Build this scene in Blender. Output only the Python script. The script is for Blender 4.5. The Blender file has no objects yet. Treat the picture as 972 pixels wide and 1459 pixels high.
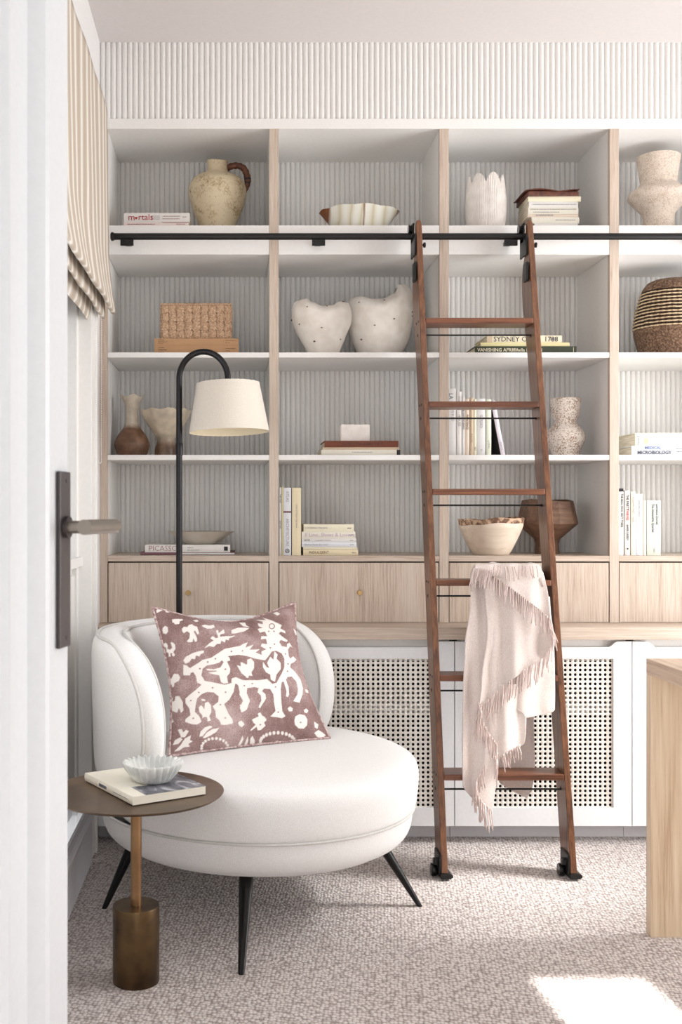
import bpy, bmesh, math, random
import numpy as np
from mathutils import Vector, Matrix
random.seed(7)
SC = bpy.context.scene
COL = SC.collection
PI = math.pi
# ---------------------------------------------------------------- camera frame
F, VX, VY, D, H = 1540.0, 335.0, 732.0, 3.7, 1.09     # focal px, vanishing point, distance, eye height
def at(px, py, Y):
    Z = D + Y
    return Vector(((px - VX) * Z / F, Y, H + (VY - py) * Z / F))
def xat(px, Y): return (px - VX) * (D + Y) / F
def zat(py, Y): return H + (VY - py) * (D + Y) / F
def mpp(Y): return (D + Y) / F

# ---------------------------------------------------------------- materials
def lin(c):
    out = []
    for v in c:
        v /= 255.0
        out.append(v / 12.92 if v <= 0.04045 else ((v + 0.055) / 1.055) ** 2.4)
    return (out[0], out[1], out[2], 1.0)
class NT:
    def __init__(s, m): s.m = m; s.t = m.node_tree; s.b = s.t.nodes['Principled BSDF']
    def n(s, typ, **kw):
        nd = s.t.nodes.new(typ)
        for k, v in kw.items():
            if k in nd.inputs: nd.inputs[k].default_value = v
            else: setattr(nd, k, v)
        return nd
    def l(s, a, b): s.t.links.new(a, b)
def base_mat(name, col, rough=.5, metal=0.0, spec=None):
    m = bpy.data.materials.new(name); m.use_nodes = True
    nt = NT(m)
    nt.b.inputs['Base Color'].default_value = lin(col)
    nt.b.inputs['Roughness'].default_value = rough
    nt.b.inputs['Metallic'].default_value = metal
    if spec is not None: nt.b.inputs['Specular IOR Level'].default_value = spec
    return m, nt
def coords(nt, scale=(1, 1, 1), rot=(0, 0, 0)):
    tc = nt.n('ShaderNodeTexCoord'); mp = nt.n('ShaderNodeMapping')
    mp.inputs['Scale'].default_value = scale; mp.inputs['Rotation'].default_value = rot
    nt.l(tc.outputs['Object'], mp.inputs['Vector'])
    return mp.outputs['Vector']
def ramp(nt, fac, stops):
    r = nt.n('ShaderNodeValToRGB')
    el = r.color_ramp.elements
    while len(el) < len(stops): el.new(0.5)
    for e, (p, c) in zip(el, stops):
        e.position = p; e.color = lin(c) if max(c) > 1 or len(c) == 3 else c
    nt.l(fac, r.inputs['Fac'])
    return r.outputs['Color']
def bump(nt, height, strength=.2, dist=.01):
    b = nt.n('ShaderNodeBump'); b.inputs['Strength'].default_value = strength; b.inputs['Distance'].default_value = dist
    nt.l(height, b.inputs['Height']); nt.l(b.outputs['Normal'], nt.b.inputs['Normal'])
def mottled(name, c1, c2, scale=20, rough=.7, bstr=.15, bdist=.004, stretch=(1, 1, 1), metal=0.0, detail=6, lo=.35, hi=.65, spec=None):
    m, nt = base_mat(name, c1, rough, metal, spec)
    v = coords(nt, stretch)
    nz = nt.n('ShaderNodeTexNoise', Scale=scale, Detail=detail)
    nt.l(v, nz.inputs['Vector'])
    c = ramp(nt, nz.outputs['Fac'], [(lo, c1), (hi, c2)])
    nt.l(c, nt.b.inputs['Base Color'])
    if bstr: bump(nt, nz.outputs['Fac'], bstr, bdist)
    return m
def plain(name, c, rough=.6, metal=0.0, spec=None):
    # slight unevenness of a real coat of paint / paper / metal
    d = tuple(max(0, v - 3) for v in c)
    return mottled(name, c, d, 90, rough, 0, .001, metal=metal, spec=spec)
def wood(name, c1, c2, c3, axis='Z', fine=230, rough=.45, bstr=.12):
    m, nt = base_mat(name, c2, rough)
    k = .035
    st = {'X': (k, 1, 1), 'Y': (1, k, 1), 'Z': (1, 1, k)}[axis]
    v = coords(nt, st)
    n1 = nt.n('ShaderNodeTexNoise', Scale=fine, Detail=8, Roughness=.65); nt.l(v, n1.inputs['Vector'])
    n2 = nt.n('ShaderNodeTexNoise', Scale=14.0, Detail=3, Distortion=.6); nt.l(v, n2.inputs['Vector'])
    mx = nt.n('ShaderNodeMath', operation='ADD'); 
    m1 = nt.n('ShaderNodeMath', operation='MULTIPLY'); m1.inputs[1].default_value = .68
    m2 = nt.n('ShaderNodeMath', operation='MULTIPLY'); m2.inputs[1].default_value = .32
    nt.l(n1.outputs['Fac'], m1.inputs[0]); nt.l(n2.outputs['Fac'], m2.inputs[0])
    nt.l(m1.outputs[0], mx.inputs[0]); nt.l(m2.outputs[0], mx.inputs[1])
    c = ramp(nt, mx.outputs[0], [(.36, c3), (.47, c2), (.62, c1)])
    nt.l(c, nt.b.inputs['Base Color'])
    bump(nt, n1.outputs['Fac'], bstr, .002)
    return m
M = {}
M['white'] = plain('white_paint', (236, 234, 231), .5)
M['door_white'] = plain('door_white', (216, 219, 222), .45)
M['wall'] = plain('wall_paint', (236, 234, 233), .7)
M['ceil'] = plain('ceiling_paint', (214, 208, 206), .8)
M['skirt'] = plain('skirting_paint', (214, 212, 216), .5)
M['flute'] = plain('flute_paint', (233, 231, 228), .6)
M['cab'] = plain('cabinet_paint', (233, 234, 236), .5)
M['oakz'] = wood('oak_vertical', (207, 193, 179), (193, 175, 159), (168, 148, 132), 'Z')
M['oakx'] = wood('oak_horizontal', (207, 193, 179), (193, 175, 159), (168, 148, 132), 'X')
M['oaky'] = wood('oak_depth', (207, 193, 179), (193, 175, 159), (168, 148, 132), 'Y')
M['deskz'] = wood('desk_oak_vertical', (222, 204, 180), (208, 186, 158), (184, 158, 130), 'Z', 90)
M['desky'] = wood('desk_oak_top', (210, 190, 170), (196, 172, 150), (168, 142, 120), 'Y', 90)
M['ladz'] = wood('ladder_rail_timber', (130, 89, 62), (104, 67, 46), (68, 44, 32), 'Z', 120, .35)
M['ladx'] = wood('ladder_rung_timber', (134, 86, 60), (108, 66, 46), (72, 44, 32), 'X', 120, .35)
M['black'] = plain('black_metal', (17, 16, 16), .45, .2)
M['lampblack'] = plain('lamp_black_metal', (34, 32, 34), .28, .6)
M['legblack'] = plain('leg_black_metal', (26, 25, 25), .25, .5)
M['brass'] = plain('brass', (176, 146, 98), .32, .9)
M['bronze'] = mottled('bronze', (126, 104, 84), (98, 78, 60), 9, .34, .03, .001, metal=.85)
M['bronze_dark'] = mottled('bronze_dark', (112, 90, 62), (72, 56, 40), 14, .36, .05, .001, metal=.85)
M['bronze_pole'] = mottled('bronze_pole', (168, 134, 98), (128, 98, 68), 8, .3, .03, .001, metal=.9)
M['nickel'] = plain('dark_nickel', (150, 142, 132), .3, .8)
M['plate_dark'] = plain('dark_bronze_plate', (72, 66, 66), .4, .6)
M['dark'] = plain('interior_shade', (16, 15, 15), .95)  # near-black colour puts the shade of closed interiors into the paint
M['cane'] = mottled('cane', (238, 235, 228), (226, 221, 212), 60, .6, .1, .002)
M['ink'] = plain('black_ink', (40, 38, 40), .6)
M['ink_red'] = plain('red_ink', (176, 52, 50), .6)
M['ink_rose'] = plain('rose_ink', (150, 84, 88), .6)
M['ink_grey'] = plain('grey_ink', (150, 146, 146), .6)
M['ink_blue'] = plain('blue_ink', (128, 144, 186), .6)
M['ink_navy'] = plain('slate_ink', (96, 100, 116), .6)
M['ink_lilac'] = plain('lilac_ink', (190, 168, 190), .6)
M['ink_cream'] = plain('cream_ink', (222, 214, 188), .6)
M['ink_brown'] = plain('brown_ink', (96, 62, 40), .6)
M['pages'] = mottled('book_pages', (226, 216, 196), (202, 188, 164), 300, .85, .2, .001, stretch=(.05, .05, 1))
M['cream_paint'] = plain('lamp_shade_linen', (236, 228, 214), .8)

def linen(name, c1, c2, sc=700, rough=.85, b=.25):
    m, nt = base_mat(name, c1, rough)
    nt.b.inputs['Sheen Weight'].default_value = .15
    v = coords(nt)
    a = nt.n('ShaderNodeTexNoise', Scale=sc, Detail=3); nt.l(v, a.inputs['Vector'])
    c = ramp(nt, a.outputs['Fac'], [(.35, c1), (.68, c2)])
    nt.l(c, nt.b.inputs['Base Color']); bump(nt, a.outputs['Fac'], b, .001)
    return m
M['linen'] = linen('white_linen', (236, 235, 234), (223, 221, 219), 420)
M['welt'] = linen('white_linen_welt', (214, 212, 209), (198, 196, 192), 500)
M['throw'] = linen('blush_wool', (222, 210, 204), (208, 194, 188), 260, .95, .4)
M['throw_fringe'] = linen('blush_wool_fringe', (216, 198, 192), (198, 178, 172), 400, .95)
M['shade'] = linen('shade_linen', (220, 212, 200), (208, 200, 188), 420, .85, .15)
M['shade_in'] = plain('shade_lining', (240, 228, 200), .8)

def carpet():
    m, nt = base_mat('loop_pile_carpet', (200, 188, 184), .95, spec=.1)
    nt.b.inputs['Sheen Weight'].default_value = .1
    v = coords(nt, (112, 92, 1), (0, 0, math.radians(10)))
    vo = nt.n('ShaderNodeTexVoronoi', Scale=1.0, Randomness=.55); nt.l(v, vo.inputs['Vector'])
    v2 = coords(nt, (1, 1, 1))
    nz = nt.n('ShaderNodeTexNoise', Scale=120.0, Detail=5, Roughness=.7); nt.l(v2, nz.inputs['Vector'])
    ad = nt.n('ShaderNodeMath', operation='MULTIPLY_ADD'); ad.inputs[1].default_value = .55
    nt.l(nz.outputs['Fac'], ad.inputs[0]); nt.l(vo.outputs['Distance'], ad.inputs[2])
    c = ramp(nt, ad.outputs[0], [(.40, (227, 220, 217)), (.72, (207, 198, 194)), (1.05, (152, 140, 135))])
    nt.l(c, nt.b.inputs['Base Color'])
    inv = nt.n('ShaderNodeMath', operation='SUBTRACT'); inv.inputs[0].default_value = 1.0
    nt.l(ad.outputs[0], inv.inputs[1])
    bump(nt, inv.outputs[0], .6, .006)
    return m
M['carpet'] = carpet()

def blind_fabric():
    m, nt = base_mat('wood_grain_weave', (214, 198, 178), .9)
    v = coords(nt, (1, 1.0, .34))
    w = nt.n('ShaderNodeTexWave', wave_type='BANDS', bands_direction='Y', Scale=3.4, Distortion=11.0, Detail=1.0)
    w.inputs['Detail Scale'].default_value = .55
    nt.l(v, w.inputs['Vector'])
    w2 = nt.n('ShaderNodeTexWave', wave_type='BANDS', bands_direction='Y', Scale=2.3, Distortion=3.0, Detail=1.0)
    w2.inputs['Detail Scale'].default_value = .8
    nt.l(v, w2.inputs['Vector'])
    ad = nt.n('ShaderNodeMath', operation='MULTIPLY_ADD'); ad.inputs[1].default_value = .55
    w3 = nt.n('ShaderNodeTexWave', wave_type='BANDS', bands_direction='Y', Scale=26.0, Distortion=22.0, Detail=1.0)
    w3.inputs['Detail Scale'].default_value = .4; nt.l(v, w3.inputs['Vector'])
    ad.inputs[1].default_value = .16
    nt.l(w3.outputs['Fac'], ad.inputs[0]); nt.l(w.outputs['Fac'], ad.inputs[2])
    c = ramp(nt, ad.outputs[0], [(.1, (184, 170, 154)), (.55, (194, 181, 166)), (.85, (203, 192, 179)), (1.0, (226, 221, 213))])
    nt.l(c, nt.b.inputs['Base Color']); bump(nt, w.outputs['Fac'], .2, .002)
    return m
M['blind'] = blind_fabric()

def speckle(name, c, spot, scale, thr=.55, rough=.8, bstr=.3):
    m, nt = base_mat(name, c, rough)
    v = coords(nt)
    nz = nt.n('ShaderNodeTexNoise', Scale=scale, Detail=4, Roughness=.6); nt.l(v, nz.inputs['Vector'])
    n2 = nt.n('ShaderNodeTexNoise', Scale=scale * .12, Detail=3); nt.l(v, n2.inputs['Vector'])
    ad = nt.n('ShaderNodeMath', operation='MULTIPLY_ADD'); ad.inputs[1].default_value = .35
    nt.l(n2.outputs['Fac'], ad.inputs[0]); nt.l(nz.outputs['Fac'], ad.inputs[2])
    col = ramp(nt, ad.outputs[0], [(thr + .25, c), (thr + .33, spot)])
    nt.l(col, nt.b.inputs['Base Color']); bump(nt, nz.outputs['Fac'], bstr, .004)
    return m

# ---------------------------------------------------------------- mesh helpers
def tag(o, label=None, cat=None, group=None, kind=None):
    if label: o['label'] = label
    if cat: o['category'] = cat
    if group: o['group'] = group
    if kind: o['kind'] = kind
    return o
def thing(name, label, cat, loc=(0, 0, 0), rot=(0, 0, 0), group=None):
    o = bpy.data.objects.new(name, None); COL.objects.link(o)
    o.empty_display_size = .05
    o.location = loc; o.rotation_euler = rot
    return tag(o, label, cat, group)
class MB:
    """collects shapes into one mesh"""
    def __init__(s): s.v = []; s.f = []; s.mi = []
    def add(s, v, f, mi=0):
        o = len(s.v); s.v += [tuple(p) for p in v]
        s.f += [tuple(i + o for i in q) for q in f]; s.mi += [mi] * len(f)
        return s
    def box(s, x0, x1, y0, y1, z0, z1, b=0.0, mi=0):
        if b <= 0:
            v = [(x0,y0,z0),(x1,y0,z0),(x1,y1,z0),(x0,y1,z0),(x0,y0,z1),(x1,y0,z1),(x1,y1,z1),(x0,y1,z1)]
            f = [(0,3,2,1),(4,5,6,7),(0,1,5,4),(1,2,6,5),(2,3,7,6),(3,0,4,7)]
            return s.add(v, f, mi)
        bm = bmesh.new(); bmesh.ops.create_cube(bm, size=1)
        for q in bm.verts:
            q.co = Vector(((x0+x1)/2 + q.co.x*(x1-x0), (y0+y1)/2 + q.co.y*(y1-y0), (z0+z1)/2 + q.co.z*(z1-z0)))
        bmesh.ops.bevel(bm, geom=bm.edges[:], offset=b, segments=2, affect='EDGES', profile=.6)
        return s.bm(bm, mi)
    def bm(s, bm, mi=0):
        bm.verts.index_update()
        s.add([q.co for q in bm.verts], [[q.index for q in f.verts] for f in bm.faces], mi); bm.free(); return s
    def lathe(s, prof, n=48, c=(0, 0, 0), rf=None, mi=0, cap0=True, cap1=True):
        v = []; f = []
        for j, (r, z) in enumerate(prof):
            for i in range(n):
                a = 2 * PI * i / n
                rr, zz = (r, z) if rf is None else rf(r, z, a, j)
                v.append((c[0] + rr * math.cos(a), c[1] + rr * math.sin(a), c[2] + zz))
        for j in range(len(prof) - 1):
            for i in range(n):
                k = (i + 1) % n
                f.append((j*n+i, j*n+k, (j+1)*n+k, (j+1)*n+i))
        if cap0: f.append(tuple(range(n))[::-1])
        if cap1: f.append(tuple(range((len(prof)-1)*n, len(prof)*n)))
        return s.add(v, f, mi)
    def tube(s, pts, r, n=10, mi=0, caps=True):
        pts = [Vector(p) for p in pts]; v = []; f = []
        rs = r if isinstance(r, (list, tuple)) else [r] * len(pts)
        up = None
        for i, p in enumerate(pts):
            t = (pts[min(i+1, len(pts)-1)] - pts[max(i-1, 0)]).normalized()
            if up is None:
                up = t.orthogonal().normalized()
            up = (up - t * up.dot(t)).normalized(); w = t.cross(up)
            for k in range(n):
                a = 2 * PI * k / n
                v.append(p + (up * math.cos(a) + w * math.sin(a)) * rs[i])
        for i in range(len(pts) - 1):
            for k in range(n):
                q = (k + 1) % n
                f.append((i*n+k, i*n+q, (i+1)*n+q, (i+1)*n+k))
        if caps: f.append(tuple(range(n))[::-1]); f.append(tuple(range((len(pts)-1)*n, len(pts)*n)))
        return s.add(v, f, mi)
    def prism(s, poly, fn0, fn1, mi=0):
        n = len(poly); v = [fn0(p) for p in poly] + [fn1(p) for p in poly]
        f = [tuple(range(n)), tuple(range(n, 2*n))[::-1]] + [(i, n+i, n+(i+1) % n, (i+1) % n) for i in range(n)]
        return s.add(v, f, mi)
    def grid(s, nu, nv, fn, mi=0, closeu=False):
        v = [fn(i / (nu if closeu else nu), j / nv) for j in range(nv + 1) for i in range(nu + (0 if closeu else 1))]
        w = nu if closeu else nu + 1; f = []
        for j in range(nv):
            for i in range(nu):
                k = (i + 1) % w
                f.append((j*w+i, j*w+k, (j+1)*w+k, (j+1)*w+i))
        return s.add(v, f, mi)
    def build(s, name, mat, parent=None, smooth=False, loc=None, rot=None, merge=0, sharp=40):
        me = bpy.data.meshes.new(name); me.from_pydata(s.v, [], s.f)
        mats = mat if isinstance(mat, (list, tuple)) else [mat]
        for m in mats: me.materials.append(M[m] if isinstance(m, str) else m)
        for p, k in zip(me.polygons, s.mi): p.material_index = k
        bm = bmesh.new(); bm.from_mesh(me)
        if merge: bmesh.ops.remove_doubles(bm, verts=bm.verts[:], dist=merge)
        bmesh.ops.recalc_face_normals(bm, faces=bm.faces[:])
        bm.to_mesh(me); bm.free()
        if smooth:
            for p in me.polygons: p.use_smooth = True
            if sharp:
                me.set_sharp_from_angle(angle=math.radians(sharp))
        me.update()
        o = bpy.data.objects.new(name, me); COL.objects.link(o)
        if parent: o.parent = parent
        if loc is not None: o.location = loc
        if rot is not None: o.rotation_euler = rot
        return o
def solidify(o, t, off=-1):
    m = o.modifiers.new('solid', 'SOLIDIFY'); m.thickness = t; m.offset = off; return o
def smoothprof(pts, n=6):
    """Catmull-Rom through (r,z) profile points"""
    out = []
    P = [pts[0]] + list(pts) + [pts[-1]]
    for i in range(1, len(P) - 2):
        p0, p1, p2, p3 = P[i-1], P[i], P[i+1], P[i+2]
        for k in range(n):
            t = k / n
            out.append(tuple(.5*((2*b) + (-a + c)*t + (2*a - 5*b + 4*c - d)*t*t + (-a + 3*b - 3*c + d)*t**3) for a, b, c, d in zip(p0, p1, p2, p3)))
    out.append(tuple(pts[-1])); return out
def noise3(x, y, z):
    from mathutils import noise
    return noise.noise(Vector((x, y, z)))
def lettering(text, size, mat, parent, loc, rot=(PI/2, 0, 0), name='title_lettering', align='LEFT', sx=1.0, shear=0, bold=0):
    cu = bpy.data.curves.new('t', 'FONT'); cu.body = text; cu.size = size; cu.align_x = align; cu.shear = shear
    cu.align_y = 'CENTER'; cu.resolution_u = 2; cu.extrude = .0002; cu.offset = bold
    tmp = bpy.data.objects.new('t', cu); COL.objects.link(tmp)
    dg = bpy.context.evaluated_depsgraph_get()
    me = bpy.data.meshes.new_from_object(tmp.evaluated_get(dg))
    bpy.data.objects.remove(tmp); bpy.data.curves.remove(cu)
    me.transform(Matrix.Diagonal((sx, 1, 1, 1)))
    me.materials.clear(); me.materials.append(M[mat]); me.name = name
    o = bpy.data.objects.new(name, me); COL.objects.link(o)
    o.parent = parent; o.location = loc; o.rotation_euler = rot
    return o
def bars(parent, mat, spans, name='title_lettering', y=-.0006):
    """lines of print too small to read: (x0,x1,z0,z1) on the spine"""
    mb = MB()
    for (x0, x1, z0, z1) in spans:
        x = x0
        while x < x1:
            w = random.uniform(.0012, .0026); mb.box(x, min(x + w, x1), y, 0.0002, z0, z1); x += w + random.uniform(.0008, .0022)
    return mb.build(name, mat, parent)
# ================================================================ THE ROOM
WX = -.463                                             # left wall plane
CZ = 2.7046                                            # ceiling height
RX = 2.47                                              # right wall plane
FY = -4.25                                             # wall behind the camera
def struct(mb, name, mat, smooth=False, **k):
    o = mb.build(name, mat, smooth=smooth, **k); o['kind'] = 'structure'; return o
struct(MB().box(WX - .1, RX + .1, FY - 2.2, .5, -.1, 0), 'floor', 'carpet')
struct(MB().box(WX - .1, RX + .1, FY, .5, CZ, CZ + .1).box(WX - .1, .7, FY - 2.2, FY, CZ, CZ + .1), 'ceiling', 'ceil')  # rear slab is a hall roof added to keep the sun out
# left wall with the tall window set into it
w = MB()
WY0, WY1 = -1.75, -.29                                 # window opening along the wall
w.box(WX - .1, WX, WY1, .5, 0, CZ).box(WX - .1, WX, FY, WY0, 0, CZ).box(WX - .1, WX, WY0, WY1, 2.36, CZ)
struct(w, 'wall_left', 'wall')
w = MB()
w.box(WX - .04, WX + .012, WY1 - .005, WY1 + .085, 0, 2.44, .003).box(WX - .03, WX + .02, WY1 + .06, WY1 + .085, 0, 2.44, .003)
w.box(WX - .04, WX + .012, WY0 - .085, WY0 + .005, 0, 2.44, .003).box(WX - .04, WX + .012, WY0 - .085, WY1 + .085, 2.36, 2.45, .003)
w.box(WX - .075, WX - .018, WY0, WY1, .925, .955, .002)              # sill rail between glazing and lower panel
w.box(WX - .075, WX - .03, WY1 - .05, WY1, .15, 2.36).box(WX - .075, WX - .03, WY0, WY0 + .05, .15, 2.36)
w.box(WX - .075, WX - .028, (WY0 + WY1)/2 - .03, (WY0 + WY1)/2 + .03, .15, 2.36)
win = struct(w, 'window_1', 'white')
M['frost'] = plain('frosted_pane', (226, 229, 232), .25)
tag(MB().box(WX - .07, WX - .06, WY0, WY1, .95, 2.36).build('pane', 'frost', win), 'pale frosted pane below the blind')
MB().box(WX - .08, WX - .045, WY0, WY1, .15, .93).box(WX - .05, WX - .035, WY0 + .05, WY1 - .05, .2, .9, .006).build('lower_panel', 'white', win)
# skirting along the left wall
w = MB()
for y0, y1 in ((FY, WY1 - .02),):
    w.box(WX, WX + .015, y0, y1, 0, .125).box(WX, WX + .012, y0, y1, .125, .138).box(WX, WX + .022, y0, y1, .138, .152, .004).box(WX, WX + .008, y0, y1, .152, .178)
struct(w, 'baseboard_left', 'skirt')
# wall behind the bookcase and fluted bulkhead over it
struct(MB().box(WX - .1, RX + .1, .375, .5, 0, CZ), 'wall_back', 'wall')
PITCH = .0188
def fluted(x0, x1, z0, z1, y, dep=.0075, name='fluted_panel', mat='flute', parent=None):
    n = int(round((x1 - x0) / PITCH)); prof = []
    K = 8
    for i in range(n):
        for k in range(K):
            t = k / K
            s = math.sin(PI * t)
            prof.append((x0 + (i + t) * (x1 - x0) / n, y - dep * (s ** .62)))
    prof.append((x1, y))
    mb = MB(); v = []; f = []
    for (x, yy) in prof: v += [(x, yy, z0), (x, yy, z1)]
    for i in range(len(prof) - 1): f.append((2*i, 2*i+2, 2*i+3, 2*i+1))
    mb.add(v, f)
    b = len(mb.v)
    mb.box(x0, x1, y + .0005, y + .012, z0, z1)
    return mb.build(name, mat, parent, smooth=True, sharp=60)
o = fluted(WX, RX, 2.4427, CZ, .008, name='trim_1'); o['kind'] = 'structure'
# right wall, with an assumed wide opening that lights the room
w = MB()
RY0, RY1 = -1.9, -.2
w.box(RX, RX + .1, RY1, .5, 0, CZ).box(RX, RX + .1, FY, RY0, 0, CZ).box(RX, RX + .1, RY0, RY1, 2.25, CZ).box(RX, RX + .1, RY0, RY1, 0, .12)
struct(w, 'wall_right', 'wall')
# added sun-blocking wall behind the camera: a doorway and one narrow sun slot
SX0, SX1 = .912, 1.182
w = MB()
w.box(WX - .1, -.42, FY - .1, FY, 0, CZ).box(.62, SX0, FY - .1, FY, 0, CZ).box(SX1, RX + .1, FY - .1, FY, 0, CZ)
w.box(-.42, .62, FY - .1, FY, 2.3, CZ).box(SX0, SX1, FY - .1, FY, 2.33, CZ).box(SX0, SX1, FY - .1, FY, 0, .7)
struct(w, 'wall_front_sun_block', 'wall')
w = MB().box(.62, .7, FY - 2.2, FY - .1, 0, CZ).box(WX - .1, WX, FY - 2.2, FY - .1, 0, CZ)
struct(w, 'hall_sun_block', 'wall')  # unseen hall walls added to keep the sun out of the doorway

# ================================================================ BOOKCASE
BX = [xat(149, 0), xat(390.5, 0), xat(633, 0), xat(875.5, 0), xat(1118, 0), xat(1360, 0)]   # upright centres
UW = .0312
BX[0] = WX + .0135
BACK = .36
shelf_z = {1: zat(321, 0), 2: zat(502, 0), 3: zat(648, 0), 4: zat(792, 0)}
bc = thing('bookcase', 'built-in bookcase with pale oak uprights, white shelves and a fluted white back', 'bookcase', (BX[2], .18, .7175))
def bcl(mb, name, mat, **k):
    o = mb.build(name, mat, **k); o.parent = bc; o.matrix_parent_inverse = Matrix.Translation(-Vector(bc.location)); return o
TOPZ = zat(183.5, 0)
bays = []
for i, x in enumerate(BX):
    hw = .0125 if i == 0 else UW / 2
    x0, x1 = x - hw, x + hw
    o = bcl(MB().box(x0, x1, 0, .02, .7175, TOPZ), 'upright', 'oakz')
    # painted cheeks of the divider behind its oak edge
    c = MB().box(x0 + .0004, x1 - .0004, .02, BACK, .9258, TOPZ).build('divider', 'white', o)
for i in range(5):
    hw = .0125 if i == 0 else UW / 2
    x0, x1 = BX[i] + hw, BX[i+1] - UW / 2
    bays.append((x0, x1))
    e = .0005
    bcl(MB().box(x0 + e, x1 - e, .001, BACK - .007, zat(362.5, 0), shelf_z[1], .0012), 'shelf', 'white')
    bcl(MB().box(x0 + e, x1 - e, .001, BACK - .007, zat(509.4, 0), shelf_z[2], .0012), 'shelf', 'white')
    bcl(MB().box(x0 + e, x1 - e, .001, BACK - .007, zat(655.5, 0), shelf_z[3], .0012), 'shelf', 'white')
    bcl(MB().box(x0 + e, x1 - e, .0005, BACK - .007, zat(800, 0), shelf_z[4], .0008), 'counter', 'oakx')
    bcl(MB().box(x0 + e, x1 - e, .004, .022, .7175, .7195), 'lower_rail', 'oakx')
    dz0, dz1 = zat(886.5, 0), zat(802, 0)
    d = bcl(MB().box(x0 + .003, x1 - .003, .0015, .022, dz0, dz1, .0012), 'drawer', 'oakz')
    mb = MB(); c = ((x0 + x1) / 2, 0, zat(844, 0))
    kv = [(.0001, 0), (.006, 0), (.006, .014), (.0088, .015), (.0088, .026), (.0078, .0275), (.0001, .0275)]
    mb.lathe(kv, 20)
    mb.v = [(c[0] + p[0], .0015 - p[2], c[2] + p[1]) for p in mb.v]
    k = mb.build('knob', 'brass', d, smooth=True); tag(k, 'round brass knob')
bcl(MB().box(WX + .0002, BX[5] + .015, 0, BACK, TOPZ, 2.4427, .0012), 'top_board', 'white')
bcl(MB().box(WX + .002, BX[5] + .015, .03, .05, .72, .93), 'drawer_gap_shade', 'dark')  # near-black sheet stands in for shade in the gaps round the drawers
o = fluted(WX + .012, BX[5], .93, TOPZ, BACK + .001, name='fluted_back', mat='flute')
o.parent = bc; o.matrix_parent_inverse = Matrix.Translation(-Vector(bc.location))

# oak ledge that runs under the drawers and over the white cupboards
LY = -.15
led = MB().box(WX + .001, BX[5] + .015, LY, .34, .676, .7165, .0015).build('oak_ledge', 'oakx')
tag(led, 'pale oak ledge running under the drawers above the white cane cupboards', 'ledge')

# cane-fronted cupboards
DY = -.13
GX = [WX + .002, xat(395, DY), xat(648, DY), xat(901, DY), xat(1154, DY), xat(1407, DY)]
dz0, dz1 = zat(1177, DY), zat(914, DY)
cz0, cz1 = zat(1151, DY), zat(938.5, DY)
lab = ['white cupboard with a cane door in the corner behind the white chair',
       'white cupboard with a cane door between the chair and the left ladder rail',
       'white cupboard with a cane door behind the ladder and the draped throw',
       'white cupboard partly hidden behind the oak desk', 'white cupboard with a cane door at the far right, beyond the desk', ]
def door_frame(x0, x1):
    mb = MB(); g = .0015; x0 += g; x1 -= g
    st = .060; zt = dz1 - .019; y0, y1 = DY, DY + .022
    mb.box(x0, x0 + st, y0, y1, dz0, zt).box(x1 - st, x1, y0, y1, dz0, zt)
    mb.box(x0 + st, x1 - st, y0, y1, dz0, cz0).box(x0 + st, x1 - st, y0, y1, cz1, zt)
    for s, xa in ((1, x0), (-1, x1)):                   # the ears left by the scooped finger pull
        pts = [(xa, zt), (xa, dz1), (xa + s*.045, dz1)]
        for k in range(1, 9):
            t = k / 8
            pts.append((xa + s * (.045 + .034 * t), zt + .019 * (.5 + .5 * math.cos(PI * t))))
        pts = pts[:-1] + [(xa + s*.079, zt)]
        mb.prism(pts, lambda p: (p[0], y0, p[1]), lambda p: (p[0], y1, p[1]))
    return mb
def cane_panel(x0, x1):
    """woven sheet with a real eight-sided hole in every cell"""
    nx = max(4, int(round((x1 - x0) / .0164))); nz = int(round((cz1 - cz0) / .0154))
    px, pz = (x1 - x0) / nx, (cz1 - cz0) / nz
    v = []; f = []
    y = DY + .008
    r = .0047
    for i in range(nx):
        for j in range(nz):
            cx, cz = x0 + (i + .5) * px, cz0 + (j + .5) * pz
            b = len(v)
            sq = [(-1,-1),(0,-1),(1,-1),(1,0),(1,1),(0,1),(-1,1),(-1,0)]
            for (a, c) in sq:
                hump = .0014 if a == 0 or c == 0 else 0.0
                v.append((cx + a * px / 2, y - hump, cz + c * pz / 2))
            for (a, c) in sq:
                L = math.hypot(a, c); v.append((cx + a / L * r, y + .0006, cz + c / L * r * 1.05))
            for k in range(8):
                q = (k + 1) % 8; f.append((b + k, b + q, b + 8 + q, b + 8 + k))
    return MB().add(v, f)
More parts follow.
